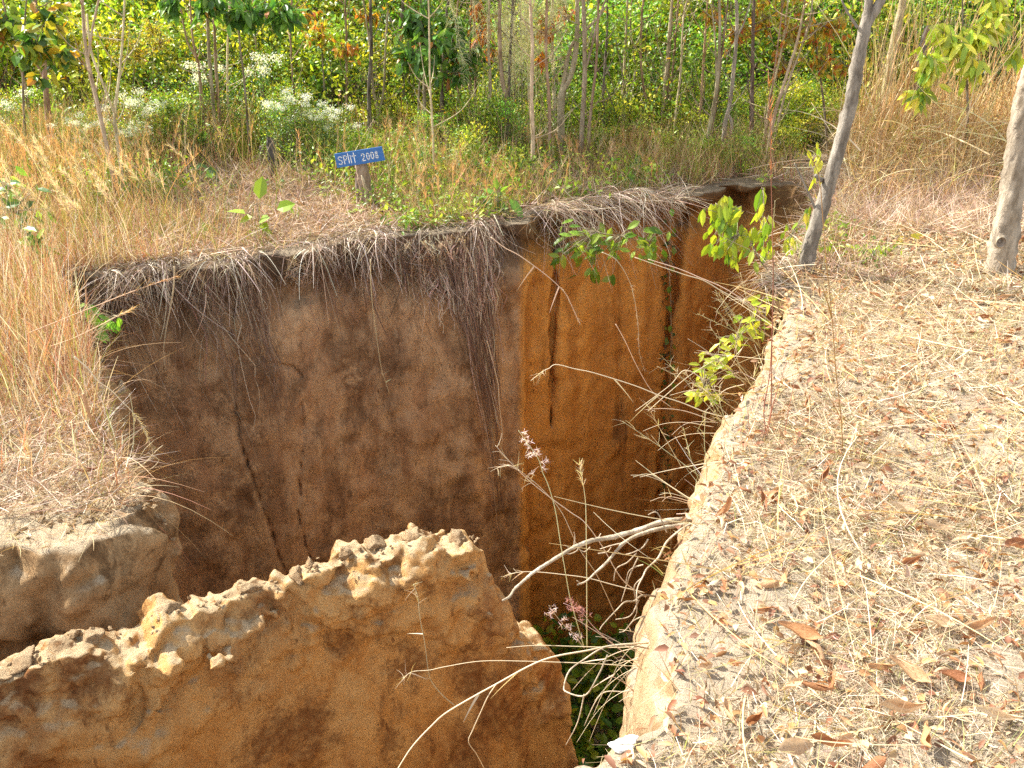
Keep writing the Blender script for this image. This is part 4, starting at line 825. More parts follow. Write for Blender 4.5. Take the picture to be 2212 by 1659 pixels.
# ---- hanging roots and grass from the far rim
mb = MB()
rim = np.array([gxy(u, v) for u, v in [(160, 603), (300, 590), (450, 572), (620, 548), (740, 524), (860, 512), (1000, 500), (1075, 484), (1120, 492)]])
def rim_pt(n, lo=-2.35, hi=.12):
    x = rng.uniform(lo, hi, n); y = np.array([wall_y(q) for q in x]); return np.stack([x, y, np.full(n, .0)], 1)
P = rim_pt(8500); P = P[rng.random(8500) < np.clip(.02 + 1.0 * noisep(P * [1, 0, 0], .14, 73) + .3 * noisep(P * [1, 0, 0], .6, 74) + .35 * (P[:, 0] > -.75), .02, 1)]; n = len(P); P[:, 1] = lip_y(P[:, 0]) + rng.uniform(-.02, .24, n) ** 1.0; P[:, 2] = hgt(P[:, 0], P[:, 1]) + rng.uniform(-.015, .045, n)
d = nrm(rng.normal(size=(n, 3)) * [.9, .6, .3] + [.15, -.5, .10]); LL = rng.uniform(.08, .34, n)
ribbons(mb, P, d, LL * .6, rng.uniform(.0024, .0048, n), np.stack([rng.normal(0, .05, n), rng.normal(-.02, .04, n), -LL * rng.uniform(.35, 1.1, n)], 1), pick([(0.58, .48, .38), (.34, .24, .17), (.16, .105, .075), (.74, .64, .52)], [2, 3, 4, 1.3], n), 6, .3)
P = rim_pt(6500); P = P[rng.random(6500) < np.clip(-.02 + 1.1 * noisep(P * [1, 0, 0], .09, 71) + .5 * noisep(P * [1, 0, 0], .5, 72), 0.02, 1)]; n = len(P); P[:, 1] = lip_y(P[:, 0]) - rng.uniform(0, .03, n); P[:, 2] = rng.uniform(-.14, .03, n)
L2 = .05 + .30 * rng.gamma(1.0, .6, n); ribbons(mb, P, nrm(rng.normal(size=(n, 3)) * [.22, .10, .1] + [0, -.10, -1]), L2, rng.gamma(2.0, .0011, n) + .0008, rng.normal(0, .10, (n, 3)) * [1, .3, .2] + [0, .03, 0], pick([(0.34, .23, .16), (.14, .09, .065), (.66, .56, .46)], [3, 4, 1.3], n), 8, .3)
# fans of long roots at a few places
def strand(u0, u1, v1, n, Wd=.0030, cols=[(0.27, .17, .12), (.17, .10, .07), (.45, .35, .26)], w=[4, 3, 1], drift=.0, v0=520, conv=None):
    tuft = rng.uniform(u0, u1, max(3, n // 12)); sway = rng.normal(0, .05, len(tuft)); reach = rng.uniform(.45, 1.05, len(tuft))
    for _ in range(n):
        kk = rng.integers(0, len(tuft)); u = tuft[kk] + rng.normal() * 5; x = at_y(u, v0, 5.4)[0]; Y = float(lip_y(np.array([x]))[0]) - .02; q = at_y(u, v0, Y); q[2] = rng.uniform(-.12, .03)
        zb = at_y(u, v1, Y)[2]; L = (q[2] - zb) * reach[kk] * rng.uniform(.55, 1.1); m = 11; t = np.linspace(0, 1, m)
        Pp = q + np.stack([np.cumsum(rng.normal(0, .014, m)) + (drift + sway[kk]) * t + np.cumsum(rng.normal(0, .011, m)) + .03 * np.sin(t * rng.uniform(3, 9) + rng.uniform(0, 6)), 0 * t, -L * t], 1)
        if conv: Pp[:, 0] += (at_y(conv, v1 - 100, Y)[0] + rng.normal(0, .025) - Pp[:, 0]) * .85 * t ** 1.1 * min(1, L / 1.1)
        fy = face_y(Pp[:, 0], Pp[:, 2]) - rng.uniform(.008, .05); Pp[:, 1] = np.convolve(np.pad(np.minimum(fy, Y + .12), 2, mode='edge'), np.ones(5) / 5, 'valid')
        Wr = Wd * float(np.clip(rng.gamma(2.5, .4), .35, 2.6)); sd = np.array([1, .2, 0]) * Wr / 2 * (1 - .6 * t)[:, None]; V_ = np.stack([Pp - sd, Pp + sd], 1).reshape(-1, 3); k = np.arange(m - 1) * 2
        mb.add(V_, np.stack([k, k + 1, k + 3, k + 2], 1), pick(cols, w, 1))
PALEC = [(0.66, .56, .45), (.34, .24, .17), (.16, .10, .075)]
strand(900, 1080, 740, 230, .0048, PALEC, [4, 3, 3], .05); strand(940, 1065, 900, 150, .0048, PALEC, [2, 3, 4], 0, conv=1075); strand(960, 1065, 1120, 130, .0044, PALEC, [1, 2, 4], conv=1082)
strand(860, 960, 640, 60, .0038, PALEC, [4, 3, 2], .03); strand(640, 900, 640, 60, .0026); strand(500, 530, 960, 60, .0026, PALEC, [.5, 2, 3], drift=.05); strand(385, 415, 1000, 60, .0028, PALEC, [.7, 2, 3], .20)
strand(330, 520, 760, 50, .0026); strand(180, 340, 720, 50, .0028, PALEC, [2, 3, 3]); strand(530, 640, 640, 45, .0036, PALEC, [3, 3, 2]); strand(690, 780, 760, 60, .0022, drift=.02); strand(800, 850, 1050, 14, .0022)
# recess: thin roots and a dark green creeper column
strand(1180, 1420, 560, 80, .0030, PALEC, [3, 2, 2], v0=450)
stuff(mb.build('hanging_roots', M_STRAW), 'matted roots and dead grass hanging over the brown clay wall', 'roots')
mb = MB()
x = rng.uniform(.12, 2.0, 2600); y = lip_y(x) + rng.uniform(-.03, .28, 2600); n = 2600; P = np.stack([x, y, hgt(x, y) + .01], 1)
P = P[rng.random(n) < np.clip(.35 + .9 * noisep(P * [1, 0, 0], .15, 75), .08, 1)]; n = len(P)
ribbons(mb, P, nrm(rng.normal(size=(n, 3)) * [1, .7, .3] + [0, -.15, .1]), rng.uniform(.05, .34, n), rng.uniform(.0022, .005, n), rng.normal(0, .07, (n, 3)) + [0, 0, -.08], pick([(0.58, .46, .35), (.42, .29, .20), (.66, .55, .42)], [3, 3, 2], n), 5, .3)
n = 260; x = rng.uniform(.1, 1.0, n); y = np.interp(x, [0, .27, .6, 1.0], [6.2, 6.3, 6.56, 6.8]); P = np.stack([x, y, np.full(n, .03)], 1)
ribbons(mb, P, nrm(rng.normal(size=(n, 3)) * [.9, .3, .2] + [.4, -.6, .1]), rng.uniform(.25, .65, n), .004, np.stack([rng.normal(0, .12, n), rng.normal(-.04, .05, n), -rng.uniform(.15, .5, n)], 1), pick(PALEC, [5, 2, 1], n), 8, .3)
stuff(mb.build('rim_grass', M_STRAW), 'bleached dead grass lying over the rim of the orange recess', 'grass')
mb = MB()
n = 130; u = rng.normal(1442, 9, n); v = rng.uniform(440, 1080, n)
P = np.array([at_y(a, b, 6.86) for a, b in zip(u, v)]); P[:, 1] += rng.normal(0, .02, n)
leaves(mb, P, rdir(n) * [1, 1, -1], nrm(rng.normal(size=(n, 3)) * .4 + [0, -1, 0]), rng.uniform(.02, .06, n), rng.uniform(.015, .04, n), pick([(.06, .13, .03), (.12, .22, .03), (.10, .07, .04)], [3, 2, 3], n), .2, .2)
ribbons(mb, P - [0, .01, 0], nrm(rng.normal(size=(n, 3)) * [.3, .1, .2] + [0, 0, -1]), rng.uniform(.1, .4, n), .003, rng.normal(0, .03, (n, 3)), jit((.13, .08, .05), n), 4)
stuff(mb.build('creeper', M_LEAF, smooth=False), 'dark creeper trailing down the groove of the orange recess', 'creeper')
mb = MB()
n = 2600; P = np.stack([rng.uniform(.1, 1.3, n), rng.uniform(4.4, 6.2, n), FLOOR + rng.uniform(0, .55, n) ** 1.4 * 1.3], 1); P = P[pit_d(P[:, 0], P[:, 1]) < -.12]; n = len(P)
leaves(mb, P, rdir(n), rdir(n, .8), rng.uniform(.05, .12, n), rng.uniform(.03, .08, n), pick([GREENS[0], GREENS[1], GREENS[3]], [3, 3, 2], n), .3, .3)
stuff(mb.build('pit_plants', M_LEAF, smooth=False), 'shaded green plants growing at the bottom of the split', 'plants')

# ================================================================== single plants, stalks, roots, leaves and clods
def herb(label, spots, L, cols, w, name='seedling', cat='seedling', stem=None, hang=.3, lw=(.4, .55), group='leafy seedlings on the rims', per=1, curl=.3, nor=(0, -.5, .7)):
    """spots: leaf tips as (u, v, y, angle degrees or None, length scale)"""
    P0 = at_y(*stem[0]); r = empty(name, P0, label, cat, group); b = np.array(P0); mb = MB()
    for i in range(len(stem) - 1 if stem else 0): pass
    S = [at_y(*p) for p in stem]; tube(mb, [p - b for p in S], np.linspace(.0042, .002, len(S)), (.34, .26, .15), 6)
    lf = MB()
    for (u, v, Yd, ang, ls) in spots:
        c = at_y(u, v, Yd); near = min(S, key=lambda q: np.linalg.norm(q - c)); dirc = c - near
        tube(mb, [near - b, (near + c) / 2 + [0, 0, .01] - b, c - b], [.0022, .0016, .0012], (.34, .28, .15), 5)
        if ang is None: a = nrm(dirc + rng.normal(size=3) * .02 + [0, 0, -hang * .1])
        else: a = np.array([math.cos(math.radians(ang)), rng.normal(0, .3), math.sin(math.radians(ang))])
        leaves(lf, (c - b)[None], nrm(a)[None], nrm(np.array(nor) + rng.normal(size=3) * .35)[None], L * ls * rng.uniform(.85, 1.15), L * ls * rng.uniform(*lw), pick(cols, w, 1, .12), .22, curl * rng.uniform(.3, 1.2))
    mb.build('stem', M_BARK, r); lf.build('leaves', M_LEAF, r, smooth=False)
    return r
def around(u, v, Y, ru, rv, n, hang=False, ls=1.0):
    return [(u + rng.normal() * ru, v + rng.normal() * rv, Y + rng.normal() * .05, (-90 + rng.normal() * 18) if hang else rng.uniform(-200, 20), ls * rng.uniform(.7, 1.15)) for _ in range(n)]
LG = [(0.30, .44, .03), (.20, .36, .03), (.42, .50, .05)]; YL = [(0.44, .50, .04), (.60, .58, .08), (.30, .42, .03)]
# drooping sapling over the pit, beside the grey tree
S0 = [(1672, 600, 4.9), (1640, 560, 4.85), (1625, 530, 4.8), (1592, 512, 4.78), (1570, 470, 4.76)]
r = herb('drooping plant with limp yellow-green leaves hanging over the pit beside the grey tree', around(1568, 455, 4.76, 20, 14, 34, True) + around(1592, 500, 4.78, 26, 18, 34, True) + around(1556, 440, 4.76, 9, 9, 12, True) + around(1585, 540, 4.78, 16, 10, 16, True) + around(1545, 520, 4.76, 8, 12, 9, True),
     .095, LG + YL[:1], [4, 3, 2, 2], name='drooping_plant', cat='plant', stem=S0, lw=(.36, .5), group=None, curl=.1, nor=(0, -1, .25))
herb('second limp yellow-green plant with one long rolled leaf, left of the grey tree', around(1650, 480, 4.95, 10, 22, 14, True) + [(1644, 408, 4.95, -95, 1.5), (1650, 410, 4.96, -88, 1.4)] + around(1655, 530, 4.95, 14, 10, 8, True), .085, LG + YL[:2], [3, 3, 2, 3, 1],
     name='drooping_plant', cat='plant', stem=[(1690, 600, 5.0), (1668, 560, 4.98), (1650, 500, 4.96), (1648, 410, 4.95)], lw=(.4, .55), group=None, curl=.1, nor=(0, -1, .25))
herb('small leafy suckers at the foot of the leaning grey tree', around(1705, 515, 5.1, 16, 16, 20, True) + around(1745, 470, 5.1, 8, 24, 8, True) + around(1790, 540, 5.1, 10, 14, 8, True), .06, YL + LG, [3, 1, 3, 2, 2, 1], name='sucker', cat='plant', stem=[(1738, 595, 5.1), (1722, 550, 5.1), (1708, 510, 5.1)], group=None, curl=.1)
herb('sparse pale twig with yellow leaves touching the grey trunk', around(1765, 375, 5.05, 10, 16, 10, True) + around(1762, 340, 5.05, 12, 14, 8, True), .06, YL, [3, 3, 1], name='sucker', cat='plant', stem=[(1776, 420, 5.1), (1766, 380, 5.05), (1764, 338, 5.05)], group=None)
herb('yellow-green creeper clinging to the sandy edge under the red stalk', around(1625, 700, 4.3, 14, 12, 22) + around(1590, 735, 4.2, 14, 12, 22) + around(1550, 775, 4.05, 16, 12, 20) + around(1640, 655, 4.45, 10, 10, 12), .062, YL, [4, 2, 3], name='creeper_plant', cat='plant', stem=[(1655, 690, 4.5), (1625, 700, 4.35), (1590, 735, 4.2), (1550, 778, 4.05)], group=None, curl=.2)
herb('yellow-green rosette low on the sandy edge of the pit', around(1520, 845, 3.75, 16, 14, 24) + around(1535, 800, 3.8, 14, 10, 12), .060, YL, [4, 2, 3], name='creeper_plant', cat='plant', stem=[(1575, 870, 3.8), (1545, 850, 3.78), (1520, 845, 3.75)], group=None, curl=.2)
# leafy vine hanging from the recess rim
Yv = 6.05
herb('leafy vine with bright green leaves hanging from the rim of the orange recess', around(1300, 520, Yv, 34, 20, 44) + around(1250, 545, Yv, 14, 12, 12) + around(1400, 520, Yv, 26, 16, 30) + around(1285, 585, Yv, 20, 8, 12) + around(1230, 505, Yv, 14, 14, 10) + around(1210, 550, Yv, 12, 6, 7), .095, [(0.22, .40, .04), (.34, .50, .06), (.12, .26, .03)], [3, 3, 1.5], name='hanging_vine', cat='vine',
     stem=[(1290, 440, 6.5), (1275, 470, 6.25), (1290, 500, Yv), (1340, 510, Yv), (1400, 525, Yv)], group=None, curl=.2, nor=(-.4, -.6, .7))
herb('row of heart-shaped green leaves on a vine trailing down the recess groove', [(1450 + 6 * math.sin(i), 450 + i * 42, 6.6, -80 + 20 * math.sin(i * 3), .9) for i in range(11)], .06, [(0.14, .28, .03)], [1], name='hanging_vine', cat='vine', stem=[(1452, 430, 6.6), (1446, 560, 6.6), (1450, 700, 6.6), (1446, 880, 6.6)], lw=(.7, .85), group=None)
# plants on the rims
def low(label, u, v, n, L, cols, w, ru=14, rv=12, **k):
    q = gp(u, v + 8) - [0, (.35 if u < 120 else 0), 0]; herb(label, around(u, v - rv, q[1], ru, rv, n, ls=1), L, cols, w, stem=[(u, v + 8, q[1]), (u - 2, v - rv, q[1])], **k)
q = gp(1078, 462) - [0, .12, 0]
herb('dark green seedling with long pointed leaves on the rim right of the board', [(1060, 432, q[1], -150, 1), (1062, 440, q[1], -115, 1.1), (1080, 430, q[1], -100, 1), (1098, 428, q[1], -50, 1.3), (1070, 420, q[1], 150, .8), (1082, 415, q[1], 60, .8), (1088, 436, q[1], -80, 1), (1054, 424, q[1], -170, 1), (1074, 410, q[1], 100, .7)], .135, [(0.10, .24, .05), (.22, .42, .06)], [2, 2], stem=[(1078, 462, q[1]), (1076, 435, q[1]), (1074, 415, q[1])])
q = gp(556, 520)
herb('bright seedling with round lime leaves on the left part of the rim', [(530, 462, q[1], 170, 1.2), (545, 468, q[1], 200, .9), (598, 452, q[1], 20, 1.1), (560, 478, q[1], 30, .9), (562, 492, q[1], -30, .9), (550, 505, q[1], 200, .9), (552, 515, q[1], -100, 1), (560, 430, q[1], 80, 1.1), (541, 512, q[1], -140, .9), (568, 500, q[1], 60, .8)], .115, [(0.34, .50, .03), (.26, .42, .03)], [2, 1], stem=[(556, 520, q[1]), (562, 480, q[1]), (554, 440, q[1])], lw=(.62, .8), curl=.15)
q = gp(455, 512)
herb('low lime seedling lying left of the round-leaved one', [(440, 502, q[1], 170, 1.1), (452, 500, q[1], 120, 1), (462, 508, q[1], -20, .9), (446, 510, q[1], 200, .8)], .075, [(0.34, .50, .03)], [1], stem=[(455, 514, q[1]), (450, 504, q[1])], lw=(.6, .75), curl=.15)
low('broad-leaved grey-green clump at the foot of the stem bundle', 430, 405, 60, .085, [(0.10, .20, .06), (.16, .30, .06)], [1, 1], 34, 14, lw=(.5, .65))
low('small green clump at the foot of the charred stump', 590, 408, 16, .06, [(0.10, .22, .04)], [1], 12, 10)
low('green clump on the rim above the hanging vine', 1245, 425, 60, .060, [(0.24, .40, .04), (.36, .50, .06)], [2, 2], 26, 14)
low('leafy green seedling right of the tall pale trunk', 1215, 415, 30, .065, [(0.18, .32, .04), (.4, .5, .08)], [2, 2], 18, 16)
low('dark upright seedling near the rim of the recess', 1380, 378, 22, .075, [(0.06, .16, .05), (.10, .24, .04)], [1, 1], 8, 18)
low('tiny round-leaved seedling under the bundle of poles', 1365, 395, 12, .06, [(0.16, .34, .04)], [1], 8, 6)
low('bright seedling just left of the dark pointed one', 1030, 420, 26, .055, [(0.30, .45, .05)], [1], 16, 14)
low('pale green weed right of the board', 870, 390, 40, .055, [(0.34, .44, .08), (.24, .38, .05)], [1, 1], 26, 16)
low('yellowish weed at the foot of the long bare pole', 930, 425, 26, .05, [(0.42, .48, .08), (.3, .42, .05)], [1, 1], 18, 10)
low('spindly weed on the rim left of the signpost', 700, 430, 20, .05, [(0.32, .4, .08)], [1], 18, 14)
low('dark-leaved plant at the left edge above the red grass', 30, 500, 46, .085, [(0.10, .20, .04), (.20, .34, .04)], [1, 1], 30, 40)
low('bright plant with long leaves low at the left edge', 70, 560, 26, .10, [(0.10, .24, .06), (.3, .46, .05)], [1, 1], 34, 30)
low('leafy green plant in front of the dark brown trunk at the left', 95, 330, 60, .10, [(0.26, .42, .05), (.40, .48, .06), (.14, .28, .04)], [1, 1, 1], 40, 26)
low('green sprig at the far left under the pale plumes', 15, 430, 30, .09, [(0.34, .5, .04), (.12, .26, .04)], [1, 1], 20, 24)
q = gp(225, 735)
herb('green sprig hanging in the dark corner left of the brown wall', around(212, 705, 4.25, 12, 12, 9) + around(240, 688, 4.25, 14, 10, 9, True) + around(180, 660, 4.3, 14, 10, 6), .08, [(0.20, .40, .04), (.10, .24, .03)], [2, 1], stem=[(190, 735, 4.2), (210, 700, 4.25), (240, 685, 4.25)], group=None, name='sprig', cat='plant')
q = gp(1925, 425)
low('small yellow-green sprig on the pinkish grass mound', 1965, 520, 7, .06, [(0.5, .52, .06)], [1], 16, 8)
low('small dark-leaved sprig in the reeds behind the mound', 2010, 425, 18, .06, [(0.30, .36, .05)], [1], 14, 12)
for (u, v) in [(1500, 372), (1330, 392), (1650, 395), (1440, 388), (1185, 405), (640, 470), (350, 480), (760, 470), (930, 450)]:
    low('small green weed on the litter along the far rim', u, v, 14, .045, [(0.24, .38, .05), (.4, .48, .07)], [1, 1], 11, 9, group='small green weeds along the far rim')

# ---- stalks: each one a thing
PINKC, PALES = (0.62, .40, .38), (0.60, .50, .33)
def stalk(label, pts, Y, w0, w1, col, head=None, leavesat=(), name='grass_stalk', cat='stalk', group=None, dY=0.0, col2=None, mat=None):
    """pts from root to tip in the picture, standing at depth Y"""
    n = len(pts); Ys = [Y + dY * i / (n - 1) for i in range(n)]; P = [at_y(u, v, y) for (u, v), y in zip(pts, Ys)]
    b = P[0]; r = empty(name, b, label, cat, group); mb = MB(); k = px(b)
    R = np.linspace(w0, w1, n) * k / 2 * (.8 if name == 'grass_stalk' else 1)
    for i in range(1, n - 1): P[i] = P[i] + rng.normal(size=3) * k * 1.3
    C = tube(mb, [p - b for p in P], R, col, 6)
    for (i, du, dv) in leavesat:                              # narrow blades leaving the nodes
        q = C[int(i * (len(C) - 1))]; a = np.array([du * k, 0.01, -dv * k])
        ribbons(mb, q[None], nrm(a)[None], np.linalg.norm(a), w0 * k * 1.1, np.array([[0, 0, -.12 * np.linalg.norm(a)]]), jit(col, 1), 6, .1)
    mb.build('stem', mat or M_STRAW, r)
    if head:
        kind, frac, hc = head; m = {'oat': 34, 'pink': 260, 'brush': 90, 'fine': 16}[kind]; hb = MB()
        t = rng.uniform(1 - frac, 1.0, m); idx = t * (len(C) - 1); j = np.clip(idx.astype(int), 0, len(C) - 2); pc = C[j] + (C[j + 1] - C[j]) * (idx - j)[:, None]; td = nrm(C[j + 1] - C[j])
        if kind == 'pink':
            g = rng.integers(0, 26, m); gc = rng.uniform(1 - frac, 1, 26); gi = gc * (len(C) - 1); gj = np.clip(gi.astype(int), 0, len(C) - 2); go = C[gj] + (C[gj + 1] - C[gj]) * (gi - gj)[:, None] + rng.normal(size=(26, 3)) * .010
            ribbons(hb, go[g], nrm(rng.normal(size=(m, 3))), rng.uniform(.006, .015, m), .0011, rng.normal(0, .002, (m, 3)), jit(hc, m, .12), 2, .3)
        elif kind == 'fine':
            ribbons(hb, pc, nrm(td + rng.normal(size=(m, 3)) * .8), rng.uniform(.015, .05, m), .0012, rng.normal(0, .01, (m, 3)), jit(hc, m), 3, .4)
        else:
            sp = .28 if kind == 'oat' else .45
            ribbons(hb, pc, nrm(td + rng.normal(size=(m, 3)) * sp), rng.uniform(.015, .04, m), .0022 if kind == 'oat' else .0016, rng.normal(0, .006, (m, 3)), jit(hc, m, .12), 3, .2)
        hb.build('seed_head', M_FLUFF, r)
    return r
W5 = (0.66, .56, .39)
stalk('thick pale stalk arching across the pit from the right, lowest of the long ones', [(1400, 1389), (1330, 1394), (1271, 1403), (1171, 1426), (1071, 1479), (971, 1536), (931, 1569), (890, 1615), (855, 1668)], 2.05, 5, 3, W5, leavesat=[(.55, -34, 75), (.45, -60, 70)], dY=-.35)
stalk('dry blade forking down from the thick pale stalk', [(1071, 1479), (1052, 1505), (1037, 1539), (1022, 1575), (1011, 1603), (1030, 1630), (1050, 1668)], 1.86, 3, 2, W5)
stalk('long thin stalk crossing the pit level with the foreground ridge face, curled at its tip', [(1400, 1441), (1340, 1437), (1271, 1434), (1137, 1428), (1037, 1429), (960, 1440), (927, 1446), (890, 1452), (871, 1466)], 2.05, 2.6, 1.6, PALES, head=('fine', .12, PALES), leavesat=[(.9, 36, 22)])
stalk('short thin stalk pointing left above the long curled one', [(1437, 1393), (1340, 1398), (1237, 1396), (1160, 1393), (1094, 1399)], 2.08, 3, 1.6, PALES)
stalk('upright thin stalk standing before the ridge face, bent at a node', [(981, 1523), (955, 1500), (931, 1473), (927, 1446), (916, 1390), (907, 1333), (903, 1290), (893, 1262)], 2.3, 2.6, 1.4, (0.55, .52, .36), head=('fine', .2, PALES), leavesat=[(.35, -38, -4), (.62, -34, 1)])
stalk('thin drooping stalk from the right with a small curled head over the brown wall edge', [(1392, 1280), (1330, 1264), (1271, 1249), (1220, 1241), (1171, 1236), (1130, 1237), (1100, 1240)], 2.4, 2.8, 1.4, W5, head=('fine', .2, PALES), leavesat=[(.85, -24, 24)])
stalk('tall stalk with the largest fluffy pink seed head, before the orange recess', [(1262, 1400), (1254, 1379), (1242, 1330), (1231, 1289), (1212, 1180), (1200, 1106), (1185, 1050), (1174, 1020), (1164, 990), (1140, 960), (1120, 930)], 2.25, 2.8, 1.4, (0.60, .60, .34), head=('pink', .27, (0.78, .66, .66)))
stalk('short stalk with a mauve fluffy seed head low over the dark pit', [(1262, 1400), (1252, 1385), (1238, 1370), (1222, 1352), (1200, 1328), (1186, 1308)], 2.2, 2, 1.2, (0.6, .5, .36), head=('pink', .75, (0.62, .48, .47)))
stalk('reddish stalk with a drooping crimson seed head right of the mauve one', [(1344, 1406), (1320, 1388), (1291, 1363), (1275, 1345), (1257, 1326), (1240, 1312), (1217, 1303)], 2.2, 2.4, 1.2, PINKC, head=('pink', .45, (0.52, .27, .25)))
stalk('long stalk with tiny buds slanting up left across the orange recess', [(1395, 1290), (1354, 1263), (1334, 1232), (1304, 1183), (1264, 1129), (1234, 1106), (1180, 1066), (1130, 1026), (1095, 990), (1070, 962)], 2.4, 3, 1.2, (0.70, .56, .42), head=('fine', .3, W5))
stalk('second budded stalk slanting below the first', [(1330, 1330), (1290, 1240), (1250, 1180), (1215, 1110), (1180, 1066), (1140, 1030), (1100, 1005), (1072, 1012)], 2.4, 2, 1.1, (0.62, .5, .34), head=('fine', .35, W5))
stalk('straight upright stalk with a narrow spike at its tip, before the recess', [(1268, 1400), (1267, 1286), (1264, 1150), (1262, 1090), (1257, 1045), (1252, 1003)], 2.3, 2.5, 1.2, (0.66, .62, .36), head=('oat', .25, W5))
stalk('long stalk arching left over the recess at mid height, with a nodding tip', [(1560, 900), (1520, 888), (1474, 873), (1420, 852), (1371, 833), (1284, 806), (1240, 797), (1201, 790), (1185, 795), (1171, 803), (1147, 822)], 3.2, 3, 1.6, W5, head=('fine', .14, PALES), leavesat=[(.45, 45, 50), (.3, -60, 60)])
stalk('steep stalk crossing the long arching one', [(1330, 700), (1352, 740), (1375, 790), (1410, 846), (1450, 880)], 3.3, 2.4, 1.6, (.7, .5, .34))
stalk('curved blade in front of the recess below the arching stalk', [(1520, 820), (1480, 800), (1448, 830), (1410, 862), (1372, 888)], 3.3, 2.6, 1.6, PALES)
stalk('sharp blade rising over the recess toward the sandy edge', [(1400, 888), (1440, 850), (1490, 812), (1540, 780)], 3.4, 2.4, 1.4, PALES)
stalk('oat-like stalk arching out from the far rim above the brown wall corner', [(1060, 512), (1090, 533), (1120, 553), (1171, 586), (1205, 615), (1221, 636), (1238, 668), (1253, 700)], 5.5, 3, 2, (0.70, .50, .34), head=('oat', .42, W5), dY=-.2, leavesat=[(.4, -38, 50), (.6, -20, 56)])
stalk('drooping pale plume hanging from the recess rim', [(1300, 545), (1330, 560), (1355, 600), (1371, 640), (1378, 700), (1382, 760), (1392, 800)], 5.6, 3, 1.5, PALES, head=('brush', .6, (.6, .5, .38)))
stalk('lower of two parallel pale stalks reaching the sandy edge', [(1655, 676), (1628, 668), (1600, 650), (1558, 630), (1520, 608), (1475, 592), (1371, 556)], 4.4, 4, 2, W5)
stalk('upper of two parallel pale stalks reaching the sandy edge', [(1655, 668), (1620, 655), (1560, 622), (1515, 600), (1470, 582), (1400, 560)], 4.42, 3.4, 2, (0.74, .55, .42))
stalk('tall dark red stalk standing on the sandy edge before the drooping plant', [(1648, 992), (1655, 945), (1664, 900), (1668, 753), (1671, 606), (1669, 500), (1667, 380), (1666, 267), (1660, 160)], 3.05, 3.6, 1.2, (0.30, .12, .07), leavesat=[(.35, 14, 170), (.2, 26, 130)], head=('oat', .25, (0.60, .24, .10)))
stalk('second dark red stalk crossing beside the tall one', [(1660, 960), (1652, 890), (1662, 800), (1668, 700)], 3.0, 3.5, 1.5, (0.30, .09, .06))
stalk('slim red and green stalk on the bank right of the dark red one', [(1818, 1068), (1819, 1000), (1818, 940), (1812, 870), (1806, 800), (1800, 720), (1795, 653), (1786, 560), (1780, 470), (1770, 380), (1740, 320)], 2.85, 3.2, 1.6, (0.36, .20, .07), leavesat=[(.25, -60, -105), (.6, 50, -60), (.1, 14, 60), (.55, -30, -80)])
for i, (u0, v0, u1, v1) in enumerate([(1640, 1010, 1700, 780), (1655, 1010, 1676, 850), (1640, 1005, 1615, 880), (1690, 1040, 1715, 830)]):
    stalk(['reddish blade right of the dark red stalk foot', 'short reddish blade at the dark red stalk foot', 'reddish blade leaning left at the dark red stalk foot', 'slim brown blade on the bank beside the dark red stalk'][i], [(u0, v0), ((u0 + u1) / 2 - 6, (v0 + v1) / 2), (u1, v1)], 2.95, 3, 1.2, (0.40, .16, .09))
stalk('bent brush-like stalk reaching right from the left ledge toward the dark corner', [(60, 720), (110, 700), (153, 683), (220, 655), (283, 630), (340, 610), (380, 598)], 3.5, 3, 2, (0.62, .42, .26), head=('oat', .45, (.66, .38, .22)), leavesat=[(.7, 40, -40)])
stalk('second brush-like stalk below the bent one on the left ledge', [(110, 748), (160, 730), (220, 702), (260, 682), (286, 668)], 3.45, 3, 2, (0.66, .48, .30), head=('oat', .4, (.7, .5, .3)))
stalk('stiff straw slanting down right from the left ledge', [(160, 770), (187, 793), (213, 820), (240, 846), (265, 870), (287, 893), (310, 930), (328, 968)], 3.1, 4, 2, W5, head=('brush', .3, W5))
stalk('pair of pale straws hanging down before the dark left end of the wall', [(377, 575), (377, 620), (368, 665), (360, 703), (355, 740), (353, 760), (357, 803)], 4.7, 5, 2, PALES, leavesat=[(.05, 2, -150)])
stalk('thin hanging straw with side blades on the brown wall below the board', [(800, 560), (803, 640), (812, 720), (822, 790), (832, 820), (842, 852)], 5.2, 2.6, 1.6, (.62, .52, .3), leavesat=[(.7, 12, -8), (.85, 16, -10), (.75, -6, -12)])
stalk('short upright straw at the ledge corner', [(284, 1030), (290, 960), (290, 900), (280, 850)], 2.9, 3, 1.4, (.5, .46, .28))
stalk('jagged broken straw on the ledge corner', [(290, 1020), (310, 1000), (340, 975), (352, 962)], 2.85, 3, 2, PALES)
stalk('folded straw pointing right off the ledge corner', [(288, 1018), (320, 1016), (344, 995), (318, 978)], 2.85, 3, 1.6, PALES)
stalk('brown flattened blade bundle falling to the ledge corner', [(180, 850), (192, 890), (207, 936), (225, 985), (245, 1020), (268, 1056)], 2.95, 9, 5, (0.46, .27, .14))
stalk('forked dry straw standing on the lower right bank', [(1560, 1592), (1575, 1555), (1608, 1473), (1625, 1390), (1637, 1300)], 1.78, 6, 3, W5)
stalk('longer arm of the forked straw reaching right', [(1562, 1589), (1600, 1510), (1642, 1439), (1700, 1330), (1742, 1256), (1792, 1199)], 1.79, 7, 3, (0.74, .62, .38), dY=.35)
stalk('long straw arc across the lower right corner', [(1728, 1626), (1790, 1622), (1850, 1610), (1908, 1592), (1960, 1570), (2040, 1525), (2100, 1480), (2141, 1455)], 1.66, 5, 3, (0.72, .54, .26), dY=.25)
